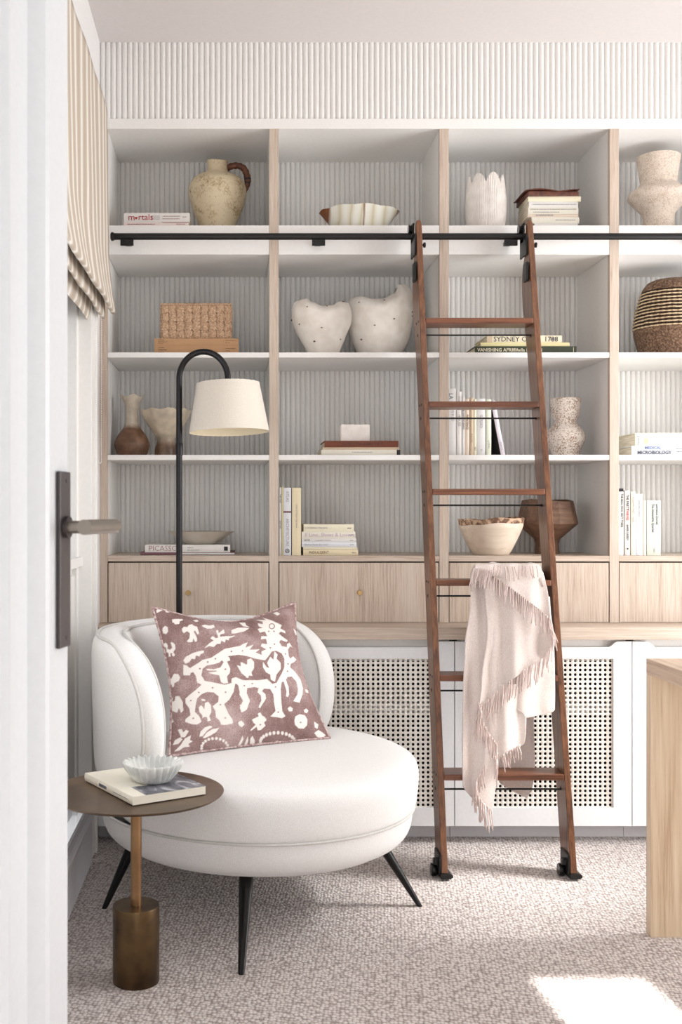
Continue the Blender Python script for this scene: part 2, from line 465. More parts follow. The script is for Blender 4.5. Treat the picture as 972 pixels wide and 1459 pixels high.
for i in range(5):
    x0, x1 = GX[i], GX[i+1]
    cb = thing('cane_cupboard', lab[i], 'cupboard', ((x0 + x1) / 2, .1, 0))
    inv = Matrix.Translation(-Vector(cb.location))
    def cl(mb, name, mat, par=None, **k):
        o = mb.build(name, mat, **k); o.parent = par or cb
        if par is None: o.matrix_parent_inverse = inv
        return o
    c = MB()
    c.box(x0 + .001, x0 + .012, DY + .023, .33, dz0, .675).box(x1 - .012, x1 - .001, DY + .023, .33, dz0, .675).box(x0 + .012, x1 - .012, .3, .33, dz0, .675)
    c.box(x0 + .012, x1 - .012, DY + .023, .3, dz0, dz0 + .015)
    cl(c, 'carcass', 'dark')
    cl(MB().box(x0 + .013, x1 - .013, DY + .026, DY + .045, .60, .675), 'top_rail', 'white')
    cl(MB().box(x0 + .012, x1 - .012, DY + .06, .29, zat(1016, -.07), zat(1004, -.07)), 'inner_shelf', 'white')
    cl(MB().box(x0 + .001, x1 - .001, -.05, -.035, 0, dz0), 'plinth', 'skirt')
    if i == 0 and False: continue
    d = cl(door_frame(x0, x1), 'door', 'cab')
    cl(cane_panel(x0 + .0615, x1 - .0615), 'cane_panel', 'cane', d, smooth=True, sharp=0)

# black rail the ladder runs on
TY = -.06; TZ = zat(337, TY)
rl = thing('ladder_rail', 'black metal ladder rail fixed along the front of the deep white shelf', 'rail', (xat(160, TY), TY, TZ))
inv = Matrix.Translation(-Vector(rl.location))
def rpart(mb, name, **k):
    o = mb.build(name, 'black', **k); o.parent = rl; o.matrix_parent_inverse = inv; return o
x0 = xat(160, TY)
rpart(MB().tube([(x0, TY, TZ), (BX[5], TY, TZ)], .0112, 16), 'rail_bar', smooth=True)
mb = MB(); prof = [(.0001, -.006), (.009, -.006), (.0145, -.003), (.0145, .004), (.0115, .006), (.0115, .014), (.0001, .014)]
mb.lathe(prof, 20); mb.v = [(x0 + p[2], TY + p[0], TZ + p[1]) for p in mb.v]
rpart(mb, 'end_cap', smooth=True)
for px in (181, 454, 728, 1001, 1275):
    x = xat(px, TY)
    b = rpart(MB().box(x - .022, x + .022, TY - .006, TY + .004, TZ - .031, TZ - .0108, .0015).box(x - .010, x + .010, TY + .004, .0009, TZ - .018, TZ - .006), 'bracket')
    for q in (-.012, .012):
        p2 = MB().lathe([(.0001, 0), (.003, 0), (.003, .0012), (.0001, .0016)], 10); MB().add([(x + q + a[0], TY - .006 - a[2], TZ - .021 + a[1]) for a in p2.v], p2.f).build('screw_head', 'lampblack', b)

# ================================================================ ROMAN BLIND
BYE, BYS = -.20, -1.62                                  # far and near end
zt = zat(156, BYE)
bl = thing('roman_blind', 'beige roman blind with a white wood-grain weave, half raised over the window', 'blind', (WX + .03, -.9, zt))
inv = Matrix.Translation(-Vector(bl.location))
def section(pts):                                       # extrude an (x,z) strip along the wall
    mb = MB(); n = 40
    P = smoothprof(pts, 5)
    mb.grid(len(P) - 1, n, lambda u, v: (P[min(int(round(u * (len(P) - 1))), len(P) - 1)][0] + .0016 * math.sin(v * 23 + u * 5), BYE + (BYS - BYE) * v, P[min(int(round(u * (len(P) - 1))), len(P) - 1)][1] + .003 * math.sin(v * 9)))
    return mb
xf = lambda px: (px - VX) * (D + BYE) / F
b1 = section([(WX + .048, zt), (xf(153), 2.2), (xf(154), 2.0), (xf(155), 1.90), (xf(160), 1.80), (xf(164), 1.748), (xf(163), 1.738), (xf(158), 1.745), (xf(150), 1.80), (xf(146), 1.86)]).build('fabric', 'blind', bl, smooth=True, sharp=0)
b2 = section([(xf(146), 1.86), (xf(148), 1.79), (xf(149), 1.735), (xf(147.5), 1.722), (xf(143), 1.735), (xf(139), 1.80), (xf(138), 1.85)]).build('fold', 'blind', bl, smooth=True, sharp=0)
b3 = section([(xf(138), 1.85), (xf(136), 1.77), (xf(133.5), 1.72), (xf(131.5), 1.704), (xf(130), 1.712), (xf(130), 1.83)]).build('fold', 'blind', bl, smooth=True, sharp=0)
hr = MB().box(WX + .001, WX + .047, BYS, BYE, zt - .04, zt, .002).build('head_rail', 'white', bl)
for b in (b1, b2, b3, hr): b.matrix_parent_inverse = inv
for b in (b1, b2, b3): solidify(b, .002, 0)
mb = MB()
cx = xat(144.3, -.16); z0c, z1c = zat(658, -.16), 1.76
def bead(x, y, z, r=.0021):
    mb.lathe([(.0002, -r), (r*.7, -r*.7), (r, 0), (r*.7, r*.7), (.0002, r)], 6, (x, y, z))
zc = z1c
while zc > z0c:
    bead(cx, -.16, zc); bead(cx - .012, -.185, zc - .002); zc -= .0058
for k in range(7):
    a = PI * k / 6; bead(cx - .006 + .006 * math.cos(a), -.1725 + .0125 * math.cos(a), z0c - .006 * math.sin(a))
ch = mb.build('bead_chain', 'white', bl, smooth=True); ch.matrix_parent_inverse = inv
tag(ch, 'white beaded pull chain')

# ================================================================ DOOR AT THE LEFT, STANDING OPEN
th = math.radians(11)
ex, ey = math.sin(th), math.cos(th)                     # along the door, away from the camera
nx_, ny_ = ex * 0 + math.cos(th), -math.sin(th)         # out of the face, into the room
PX, PY = -.2303, -2.27
def dp(t, n, z): return (PX + ex * t + nx_ * n, PY + ey * t + ny_ * n, z)
prof = [(.027, -.04), (.027, -.002), (.025, 0), (-.0538, 0), (-.055, .004), (-.062, .0075), (-.070, .005), (-.078, -.002), (-.0875, -.012), (-.165, -.014), (-.172, -.004), (-.182, .006), (-.192, .0075), (-.199, 0), (-.30, 0), (-.31, .007), (-.33, -.012), (-.62, -.012), (-.65, .006), (-.67, 0), (-.76, 0), (-.76, -.04)]
mb = MB().prism(prof, lambda p: dp(p[0], p[1], .012), lambda p: dp(p[0], p[1], 2.25))
dr = struct(mb, 'door_1', 'door_white')
def dbox(t0, t1, n0, n1, z0, z1, name, mat, par, b=.0015):
    bmx = MB().box(t0, t1, n0, n1, z0, z1, b); bmx.v = [dp(*p) for p in bmx.v]; return bmx.build(name, mat, par)
zc = zat(797, -2.27)
dh = thing('door_handle', 'black door plate with a round metal lever on the white open door', 'door handle', dp(0, 0, zat(751, -2.27)))
zp0, zp1 = zat(922, -2.27), zat(672, -2.27)
inv = Matrix.Translation(-Vector(dh.location))
pl = dbox(-.020, .020, .0004, .0065, zp0, zp1, 'backplate', 'plate_dark', dh)
zl = zat(751, -2.27)
def dcyl(a, b, r, name, mat, n=24):
    return MB().tube([dp(*a), dp(*b)], r, n).build(name, mat, dh, smooth=True)
ro = dcyl((0, .0063, zl), (0, .012, zl), .0145, 'rose', 'plate_dark')
nk = dcyl((0, .008, zl), (0, .034, zl), .0085, 'neck', 'nickel')
lv = dcyl((-.012, .036, zl), (.122, .036, zl), .0100, 'lever', 'nickel')
sc = [MB().tube([dp(.004, .006, zz), dp(.004, .0072, zz)], .003, 10).build('screw_head', 'plate_dark', dh) for zz in (zp0 + .012, zp1 - .012)]
for o in [pl, ro, nk, lv] + sc: o.matrix_parent_inverse = inv
# ================================================================ THINGS ON THE SHELVES
def book(label, w, d, t, cov, loc, rotz=0, group=None, page='pages', soft=False, boards=None, cat='book', rough_spine=0, name='book', incol=None):
    """a closed book lying flat, spine towards -y; origin at the middle of the spine's lower edge"""
    b = thing(name, label, cat, loc, (0, 0, rotz), group)
    bt = .0009 if soft else .0022
    ov = .0006 if soft else .003
    mb = MB()
    x0, x1 = -w/2, w/2
    n = 6
    # wrap-round cover: lower board, slightly rounded spine, upper board
    out = [(d, 0), (.0022, 0)] + [(.0022 - .0022 * math.sin(PI * k / n), t * k / n) for k in range(1, n)] + [(.0022, t), (d, t)]
    inn = [(d, bt), (.004, bt), (.004, t - bt), (d, t - bt)]
    poly = out + inn[::-1]
    mb.prism(poly, lambda p: (x0, p[0], p[1]), lambda p: (x1, p[0], p[1]))
    mb.build('cover', cov, b)
    MB().box(x0 + ov, x1 - ov, .0045, d - ov, bt + .0001, t - bt - .0001).build('page_block', page, b)
    return b
def upright(label, t, h, d, cov, loc, lean=0, group=None, soft=False, name='book', page='pages'):
    b = thing(name, label, 'book', loc, (0, lean, 0), group)
    bt = .0009 if soft else .0022; ov = .0006 if soft else .003
    n = 6
    out = [(0, d), (0, .0022)] + [(t * k / n, .0022 - .0022 * math.sin(PI * k / n)) for k in range(1, n)] + [(t, .0022), (t, d)]
    inn = [(bt, d), (bt, .004), (t - bt, .004), (t - bt, d)]
    MB().prism(out + inn[::-1], lambda p: (p[0], p[1], 0), lambda p: (p[0], p[1], h)).build('cover', cov, b)
    MB().box(bt + .0001, t - bt - .0001, .0045, d - ov, ov, h - ov).build('page_block', page, b)
    return b
DOWN = (PI/2, PI/2, 0)
def spine_title(b, text, size, mat, x, z, **k): return lettering(text, size, mat, b, (x, -.0006, z), DOWN, **k)
def paper(name, c): M[name] = plain(name, c, .7); return name
for n, c in dict(bk_white=(226, 223, 219), bk_pink=(234, 220, 214), bk_cream=(233, 224, 198), bk_pale=(230, 225, 211), bk_tan=(184, 144, 106),
                 bk_yellow=(226, 215, 164), bk_green=(58, 66, 48), bk_brown=(112, 62, 42), bk_sand=(208, 188, 162), bk_lemon=(232, 226, 202),
                 bk_butter=(232, 219, 186), bk_cool=(222, 224, 229), bk_sage=(208, 214, 200), bk_grey=(216, 214, 212), bk_peach=(224, 208, 190),
                 bk_black=(34, 32, 34), bk_lilac=(222, 214, 222), bk_rose=(176, 130, 120), bk_mauve=(120, 84, 92), bk_ltgrn=(226, 230, 210), bk_gold=(204, 168, 108)).items(): paper(n, c)
def leather(): 
    M['bk_leather'] = mottled('brown_leather', (112, 62, 44), (72, 38, 28), 60, .5, .3, .002)
leather()
S1, S2, S3, S4 = shelf_z[1], shelf_z[2], shelf_z[3], shelf_z[4]
# ---- top row, first bay: two white paperbacks and the jug
y = .045; m = mpp(y)
xc = xat(223.5, y)
t1 = S1; b1h = zat(316.2, y) - S1; b2h = zat(303.2, y) - zat(316.2, y)
b = book('thin white paperback lying under the one with a red title, left of the jug', .226, .15, b1h, 'bk_pink', (xc - .002, y + .001, S1), soft=True)
bars(b, 'ink_rose', [(-.10, -.005, b1h*.62, b1h*.74), (.07, .10, b1h*.62, b1h*.74)])
MB().box(.02, .113, -.0006, .0002, b1h*.93, b1h*.99).build('spine_stripe', 'ink_rose', b)
b = book('white paperback with a red title, on top beside the big jug', .228, .15, b2h, 'bk_white', (xc, y, S1 + b1h), soft=True)
lettering('m', .032, 'ink_red', b, (-.100, -.0006, b2h*.48))
lettering('rtals', .030, 'ink_red', b, (-.065, -.0006, b2h*.5))
hm = MB()
pts = []
for k in range(20):
    a = 2 * PI * k / 20
    pts.append((.00042 * 16 * math.sin(a)**3 * .9, .00042 * (13*math.cos(a) - 5*math.cos(2*a) - 2*math.cos(3*a) - math.cos(4*a))))
hm.prism(pts, lambda p: (-.0715 + p[0]*.8, -.0008, b2h*.42 + p[1]*.8), lambda p: (-.0715 + p[0]*.8, 0, b2h*.42 + p[1]*.8)).build('heart_mark', 'ink_red', b)
bars(b, 'ink_grey', [(-.018, .01, b2h*q, b2h*(q+.05)) for q in (.25, .38, .51, .64)], 'cover_lines')
bars(b, 'ink_rose', [(.02, .08, b2h*.58, b2h*.66), (.02, .08, b2h*.30, b2h*.38), (.09, .103, b2h*.5, b2h*.58)])

def stone(name, c1, c2, c3, sc=18):
    m_, nt = base_mat(name, c1, .62)
    v = coords(nt)
    a = nt.n('ShaderNodeTexNoise', Scale=sc, Detail=8, Roughness=.62); nt.l(v, a.inputs['Vector'])
    s = nt.n('ShaderNodeTexNoise', Scale=sc*9, Detail=3, Roughness=.6); nt.l(v, s.inputs['Vector'])
    ad = nt.n('ShaderNodeMath', operation='MULTIPLY_ADD'); ad.inputs[1].default_value = .45; nt.l(s.outputs['Fac'], ad.inputs[0]); nt.l(a.outputs['Fac'], ad.inputs[2])
    c = ramp(nt, ad.outputs[0], [(.52, c3), (.62, c2), (.72, c1), (.86, c1), (.95, c3)])
    nt.l(c, nt.b.inputs['Base Color']); bump(nt, ad.outputs[0], .3, .004); M[name] = m_
stone('jug_stone', (208, 193, 163), (186, 167, 134), (126, 98, 68), 16)
M['wrap'] = mottled('wrapped_cane', (116, 66, 40), (76, 40, 24), 60, .5, .3, .002)
y = .17; m = mpp(y); jx = xat(310, y)
j = thing('stone_jug', 'large mottled cream jug with a brown wrapped handle, on the top shelf', 'jug', (jx, y, S1))
zj = lambda py: zat(py, y) - S1
pr = [(.0005, 0), (.060, 0), (.066, .004), (24*m*1.12, zj(320)), (34*m, zj(303)), (40*m, zj(283)), (41*m, zj(270)), (37*m, zj(260)), (27*m, zj(252)), (16.5*m, zj(248)), (14.6*m, zj(240)), (14.4*m, zj(234)), (15.4*m, zj(231)), (13*m, zj(231.5)), (12*m, zj(240)), (.0005, zj(244))]
MB().lathe(smoothprof(pr[:13], 4) + pr[13:], 56, rf=lambda r, z, a, k: (r * (1 + .012 * noise3(math.cos(a)*1.4, math.sin(a)*1.4, z*14)), z + (.003 * math.sin(a*2+1) if z > .2 else 0))).build('body', 'jug_stone', j, smooth=True, sharp=60)
hp = [(13*m, 0, zj(240)), (21*m, 0, zj(236.5)), (31*m, 0, zj(236.5)), (38*m, 0, zj(241)), (42*m, 0, zj(250)), (43*m, 0, zj(260)), (41*m, 0, zj(268)), (38.5*m, 0, zj(275))]
hp = smoothprof(hp, 5)
h = MB().tube(hp, [(.0115 + .0012 * math.sin(i * 1.9)) * (1 if i < 24 else max(.5, 1 - (i - 24) * .045)) for i in range(len(hp))], 14).build('handle', 'wrap', j, smooth=True)
k = hp[22:]
MB().tube(k, [.0125 - .0006 * i for i in range(len(k))], 14).build('handle_binding', 'bk_black', h, smooth=True)

# ---- top row, second bay: onyx bowl
y = .16; m = mpp(y); ox = xat(512, y)
def onyx():
    m_, nt = base_mat('banded_onyx', (226, 222, 200), .22)
    v = coords(nt, (1, .35, .5))
    a = nt.n('ShaderNodeTexNoise', Scale=4.0, Detail=5, Distortion=1.2); nt.l(v, a.inputs['Vector'])
    w = nt.n('ShaderNodeTexWave', wave_type='BANDS', bands_direction='X', Scale=7.5, Distortion=5.0, Detail=3.0); nt.l(v, w.inputs['Vector'])
    sx = nt.n('ShaderNodeSeparateXYZ'); nt.l(v, sx.inputs[0])
    c1 = ramp(nt, w.outputs['Fac'], [(.0, (212, 202, 176)), (.12, (221, 216, 196)), (.4, (228, 226, 210)), (.9, (236, 234, 224))])
    # brown ends and one brown vein, as in the stone
    md = nt.n('ShaderNodeMath', operation='MULTIPLY_ADD'); md.inputs[1].default_value = .05; nt.l(a.outputs['Fac'], md.inputs[0]); nt.l(sx.outputs['X'], md.inputs[2])
    r2 = nt.n('ShaderNodeValToRGB'); e = r2.color_ramp.elements
    mr = nt.n('ShaderNodeMapRange'); mr.inputs['From Min'].default_value = -.16; mr.inputs['From Max'].default_value = .20; nt.l(md.outputs[0], mr.inputs['Value'])
    for _ in range(8): e.new(.5)
    for q, (p, cc) in zip(e, [(0.0, 0), (.03, 0), (.05, 1), (.20, 1), (.225, 0), (.515, 0), (.53, .9), (.545, 0), (.872, .0), (.885, 1)]): q.position = p; q.color = (cc, cc, cc, 1)
    nt.l(mr.outputs[0], r2.inputs['Fac'])
    mx = nt.n('ShaderNodeMix', data_type='RGBA'); nt.l(r2.outputs['Color'], mx.inputs[0]); nt.l(c1, mx.inputs[6]); mx.inputs[7].default_value = lin((128, 72, 34))
    nt.l(mx.outputs[2], nt.b.inputs['Base Color']); M['onyx'] = m_
onyx()
zj = lambda py: zat(py, y) - S1
def wavy(r, z, a, k):
    f = 1 + .008 * math.sin(5 * a + .6) * z / .1 + .008 * math.sin(11 * a) * z / .1
    zz = z * (1 + .02 * math.sin(3 * a + .4) + .022 * math.sin(9 * a + 2)) if z > .03 else z
    return r * f, zz
ht = zat(292, .07) - S1
pr = [(.0005, 0), (.078, 0), (.085, .004), (.104, ht*.45), (.128, ht*.8), (.1435, ht), (.140, ht + .001), (.122, ht*.8), (.098, ht*.45), (.08, .012), (.0005, .010)]
o = MB().lathe(pr, 90, rf=wavy).build('onyx_bowl', 'onyx', smooth=True, sharp=60, loc=(ox, y, S1))
for v_ in o.data.vertices: v_.co.y *= .72
tag(o, 'pale banded onyx bowl with brown ends and wavy rim, on the top shelf', 'bowl')

# ---- top row, third bay: petal vase and the stack of old books
M['bisque'] = mottled('white_bisque', (232, 226, 220), (218, 210, 203), 30, .8, .1, .002)
y = .15; m = mpp(y); vx = xat(692.5, y)
zj = lambda py: zat(py, y) - S1
vs = thing('petal_vase', 'white ribbed vase shaped like an open flower bud, on the top shelf', 'vase', (vx, y, S1))
Hh = zj(252)
def petals(n, ph, r0, H_, dip, bulge, name, ribs=90):
    nu, nv = 360, 24
    def fn(u, v, off=0.0):
        a = 2 * PI * u
        c = abs(math.cos(n * (a - ph) / 2))
        top = H_ * (1 - dip * (1 - c ** .75))
        z = top * v
        t = z / H_
        r = r0 * (.86 + bulge * math.sin(PI * min(1, t * .86 + .08))) * (1 + .018 * math.cos(ribs * a)) * (1 + .04 * (c - .5) * t)
        return ((r - off) * math.cos(a), (r - off) * math.sin(a), z)
    mb = MB().grid(nu, nv, lambda u, v: fn(u, v), closeu=True)
    b = len(mb.v)
    mb.grid(nu, nv, lambda u, v: fn(u, v, .004), closeu=True)
    for i in range(nu):
        k = (i + 1) % nu
        mb.f.append((nv*nu + i, nv*nu + k, b + nv*nu + k, b + nv*nu + i)); mb.mi.append(0)
    mb.f.append(tuple(range(nu))[::-1]); mb.mi.append(0)
    return mb.build(name, 'bisque', vs, smooth=True, sharp=70)
petals(7, math.radians(-77), 26.5*m, Hh, .17, .20, 'petals', 66)
petals(7, math.radians(-103), 28*m, Hh * .36, .5, .08, 'lower_petals', 88)

y = .07; x1s = xat(826, y)
spec = [  # label, py top, py bottom, px left, px right, cover
 ('white pamphlet at the bottom of the old stack behind the right ladder rail', 318, 322.6, 762, 824, 'bk_white', []),
 ('thick pale book second from the bottom of the old stack behind the right ladder rail', 309, 318, 758, 826, 'bk_pale', [(.0, .07, .45, .6)]),
 ('thin tan-spined book, third from the bottom of the old stack', 304.6, 309, 752.5, 824.5, 'bk_peach', [(-.06, .0, .3, .8)]),
 ('white paperback in the middle of the old stack beside the ladder top', 295, 304.6, 753, 824.5, 'bk_pale', [(-.08, .08, .62, .74), (-.07, .02, .2, .3)]),
 ('grey-white paperback third from the top of the old stack beside the ladder', 287, 295, 754, 824, 'bk_white', [(-.075, .08, .4, .55)]),
 ('yellowed cream book just under the leather one in the old stack', 279.5, 287, 753, 828, 'bk_cream', []),
]
zb = S1
for (lb, p0, p1, xl, xr, cv, ln) in spec:
    t = zat(p0, y) - zb; w_ = (xr - xl) * mpp(y)
    b = book(lb, w_, .14, t, cv, (xat((xl + xr) / 2, y), y + random.uniform(0, .003), zb), rotz=random.uniform(-.015, .015), soft=(cv != 'bk_cream'), group=None)
    if ln: bars(b, 'ink_grey', [(a, c, t*d, t*e) for a, c, d, e in ln])
    zb += t
t = .017
b = book('floppy brown leather-bound notebook on top of the old book stack', 72*mpp(y), .15, t, 'bk_leather', (xat(789, y), y - .002, zb), rotz=.03, soft=True, page='bk_leather', name='leather_notebook')
f = MB()
f.grid(24, 6, lambda u, v: (-.098 + .19*u, .0 + .15*v, t + .0012 + .0045*abs(math.sin(u*5.2)) + .002*math.sin(v*5+u*7)))
solidify(f.build('cover_flap', 'bk_leather', b, smooth=True), .0022, 1)

# ---- top row, fourth bay: coarse clay sculpture vase
M['coarse'] = speckle('coarse_clay', (220, 206, 192), (192, 172, 154), 260, .43, .9, .7)
y = .17; m = mpp(y)
zj = lambda py: zat(py, y) - S1
pr = [(.0005, 0), (22*m, 0), (22.5*m, .01), (21*m, zj(312)), (23*m, zj(304)), (34*m, zj(292)), (42*m, zj(282)), (41*m, zj(276)), (33*m, zj(270)), (26*m, zj(264)), (25*m, zj(260)), (27*m, zj(245)), (29.5*m, zj(229)), (30*m, zj(224)), (27*m, zj(223)), (25*m, zj(235)), (.0005, zj(250))]
o = MB().lathe(pr, 64, rf=lambda r, z, a, k: (r * (1 + .02 * noise3(math.cos(a)*2, math.sin(a)*2, z*20)), z)).build('clay_vase', 'coarse', smooth=True, sharp=70, loc=(xat(938.5, y), y, S1))
tag(o, 'coarse sandy clay vase with a flared collar and cup top, top shelf at far right', 'vase')

# ---- second row, first bay: woven box on two tan boxes of books
def jute():
    m_, nt = base_mat('plaited_jute', (196, 160, 128), .9)
    v = coords(nt)
    a = nt.n('ShaderNodeTexNoise', Scale=190.0, Detail=4, Roughness=.7); nt.l(v, a.inputs['Vector'])
    c = ramp(nt, a.outputs['Fac'], [(.34, (140, 104, 76)), (.48, (188, 154, 124)), (.66, (216, 188, 160))])
    nt.l(c, nt.b.inputs['Base Color']); bump(nt, a.outputs['Fac'], .8, .004); M['jute'] = m_
jute(); M['jute_dark'] = mottled('jute_gap_shade', (110, 78, 54), (78, 54, 38), 160, .9, .4, .003)  # dark body colour paints the shade between the plaits
y = .055
for i, (p0, p1, lb) in enumerate(((492.5, 502, 'plain tan hardback at the bottom, under its twin and the woven box'), (482, 492.5, 'plain tan hardback directly under the woven box'))):
    zb = S2 if i == 0 else S2 + (zat(492.5, y) - S2)
    t = zat(p0, y) - zb
    xl, xr = (220, 340)
    b = book(lb, (xr - xl) * mpp(y), .19, t, 'bk_tan', (xat((xl + xr)/2, y), y + .002 * i, zb))
    w_ = (xr - xl) * mpp(y)
    bars(b, 'ink_brown', [(-w_/2 + .014, -w_/2 + .034, t*.74, t*.82), (-w_/2 + .014, -w_/2 + .044, t*.48, t*.58), (-w_/2 + .014, -w_/2 + .032, t*.26, t*.32), (w_/2 - .045, w_/2 - .012, t*.66, t*.72), (w_/2 - .045, w_/2 - .03, t*.4, t*.46)])
    ztop = zb + t
y = .075; m = mpp(y)
bw, bh, bd = 102*m, zat(433, y) - ztop, .13
wb = thing('woven_box', 'plaited natural jute box standing on two tan books', 'basket', (xat(279.5, y), y, ztop))
mb = MB().box(-bw/2 + .004, bw/2 - .004, .005, bd - .004, 0, bh - .003, .006)
def tile(cx, cz, w_, h_, vert, place, mi_=1):
    mb.grid(6, 6, lambda u, v: place(cx + (u - .5) * w_ * .98, cz + (v - .5) * h_ * .98, .0058 * (max(0, math.sin(PI * u)) ** (.35 if vert else .8)) * (max(0, math.sin(PI * v)) ** (.8 if vert else .35))), mi=1)
nx = 9; cw = bw / nx; chh = bh / 4
for i in range(nx):
    for k in range(4):
        tile(-bw/2 + (i + .5) * cw, (k + .5) * chh, cw * 1.02, chh * 1.02, (i + k) % 2, lambda a, c, h: (a, .005 - h, c))
ny = 8; cd = bd / ny
for i in range(ny):
    for k in range(4):
        for s in (-1, 1):
            tile((i + .5) * cd, (k + .5) * chh, cd, chh, (i + k) % 2, lambda a, c, h: (s * (bw/2 - .004 + h), a, c))
    for k in range(nx):
        tile(-bw/2 + (k + .5) * cw, (i + .5) * cd, cw, cd, (i + k) % 2, lambda a, c, h: (a, c, bh - .004 + h * .4))
mb.build('plaited_body', ['jute_dark', 'jute'], wb, smooth=True, sharp=50)
e = .0035
rim = [(-bw/2, 0), (bw/2, 0)]
MB().tube([(-bw/2 + .002, .002, bh - .001), (bw/2 - .002, .002, bh - .001), (bw/2 - .002, bd - .004, bh - .001), (-bw/2 + .002, bd - .004, bh - .001), (-bw/2 + .002, .002, bh - .001)], .0035, 8).build('lid_edge', 'jute', wb, smooth=True)

# ---- second row, second bay: the two heart-shaped pots
M['plaster'] = mottled('white_plaster', (238, 232, 224), (224, 216, 206), 22, .85, .7, .008)
M['chip'] = plain('dark_chip', (96, 76, 62), .9)
def heart_pot(label, xl, xr, outline_l, outline_r, top, y, depth, chips, rotz=0):
    """outline given by left/right edge px for a list of py; opening between the two shoulders"""
    m = mpp(y); cx = xat((xl + xr) / 2, y)
    p = thing('heart_pot', label, 'pot', (cx, y, S2))
    rows = sorted(outline_l.keys(), reverse=True)
    def ip(d, py):
        ks = sorted(d.keys())
        if py <= ks[0]: return d[ks[0]]
        for a, b in zip(ks, ks[1:]):
            if a <= py <= b:
                t = (py - a) / (b - a); t = t*t*(3-2*t) if False else t
                return d[a] + (d[b] - d[a]) * t
        return d[ks[-1]]
    def topy(u):                                     # u in -1..1 across; py of the rim
        ks = sorted(top.keys())
        for a, b in zip(ks, ks[1:]):
            if a <= u <= b:
                t = (u - a) / (b - a); t = t*t*(3-2*t); return top[a] + (top[b] - top[a]) * t
        return top[ks[-1]] if u > ks[-1] else top[ks[0]]
    nu, nv = 96, 40
    base = 506.0
    ys = sorted(outline_l)
    Ls = np.interp(np.linspace(ys[0], base, 200), ys, [outline_l[k] for k in ys]); yr = sorted(outline_r); Rs = np.interp(np.linspace(ys[0], base, 200), yr, [outline_r[k] for k in yr])
    ker = np.ones(15) / 15
    Ls = np.convolve(np.pad(Ls, 7, 'edge'), ker, 'valid'); Rs = np.convolve(np.pad(Rs, 7, 'edge'), ker, 'valid')
    gy = np.linspace(ys[0], base, 200)
    def fn(u, v, off=0):
        a = 2 * PI * u
        ca, sa = math.cos(a), math.sin(a)
        tp = topy(ca)
        py = base + (tp - base) * v
        l = float(np.interp(py, gy, Ls)); r = float(np.interp(py, gy, Rs))
        hw = (r - l) / 2 * m; mid = ((l + r) / 2 - (xl + xr) / 2) * m
        full = (xr - xl) / 2 * m
        close = 1.0
        if v > .80: close = 1 - .55 * ((v - .80) / .20) ** 2       # front and back faces draw together at the lip
        dd = depth * (hw / full) ** 1.1 * close
        x = mid + (hw - off) * ca; yy = (dd - off) * sa
        nz = .004 * noise3(x*22, yy*22, py*.04) * min(1, v*6)
        z = (base - py) / (base - ys[0]) * (zat(ys[0], y) - S2)
        return (x * (1 + nz*4), yy * (1 + nz*6) , max(0, z))
    mb = MB().grid(nu, nv, fn, closeu=True)
    b = len(mb.v)
    mb.grid(nu, 10, lambda u, v: fn(u, 1 - .35 * v, .006), closeu=True)
    for i in range(nu):
        k = (i + 1) % nu
        mb.f.append((nv*nu + i, nv*nu + k, b + k, b + i)); mb.mi.append(0)
    mb.f.append(tuple(range(nu))[::-1]); mb.mi.append(0)
    mb.f.append(tuple(b + 10*nu + i for i in range(nu))); mb.mi.append(0)
    body = mb.build('body', 'plaster', p, smooth=True, sharp=60)
    # small dark pits in the plaster, lying on the surface
    mb = MB()
    for (px, py) in chips:
        X = (px - (xl + xr)/2) * m
        # find the front surface
        best = None
        for k in range(97):
            u = .5 + .5 * k / 96
            for j in range(0, 41):
                q = fn(u, j / 40)
                e = (q[0] - X)**2 + (q[2] - (zat(py, y) - S2))**2
                if best is None or e < best[0]: best = (e, q)
        q = best[1]; r = random.uniform(.0024, .0042)
        poly = [(r * random.uniform(.6, 1.5) * math.cos(2*PI*k/7), r * random.uniform(.4, .9) * math.sin(2*PI*k/7)) for k in range(7)]
        mb.prism(poly, lambda c: (q[0] + c[0], q[1] - .0022, q[2] + c[1]), lambda c: (q[0] + c[0], q[1] + .003, q[2] + c[1]))
    mb.build('pits', 'chip', p)
    return p
heart_pot('smaller white heart-shaped plaster pot, left of the taller one', 415, 502,
  {425: 424, 432: 418, 442: 415.5, 455: 416, 468: 420, 480: 427, 490: 433, 500: 438, 506: 440},
  {425: 494, 432: 497, 442: 501, 452: 502, 462: 500, 474: 494, 486: 489, 496: 485, 506: 482},
  {-1: 430, -.62: 427, -.3: 433, .0: 438, .35: 437, .7: 431, 1: 432}, .12, .085, [(436, 443), (465, 439), (425.5, 466), (456, 471), (446.5, 489), (484, 485), (488, 431), (415.8, 455)])
heart_pot('taller white lopsided heart-shaped plaster pot next to the left ladder rail', 494, 590,
  {404: 504, 424: 499, 432: 495, 445: 494, 460: 494.5, 475: 499, 490: 506, 500: 512, 506: 515},
  {404: 581, 412: 587, 424: 589, 440: 590, 455: 589, 470: 585, 484: 580, 494: 574, 506: 566},
  {-1: 424, -.7: 423, -.3: 427, .0: 427, .35: 420, .62: 407, .85: 406, 1: 412}, .20, .095, [(545, 433.5), (509, 436), (557, 461), (529, 468.5), (513, 486), (584, 448.5), (584, 454)])

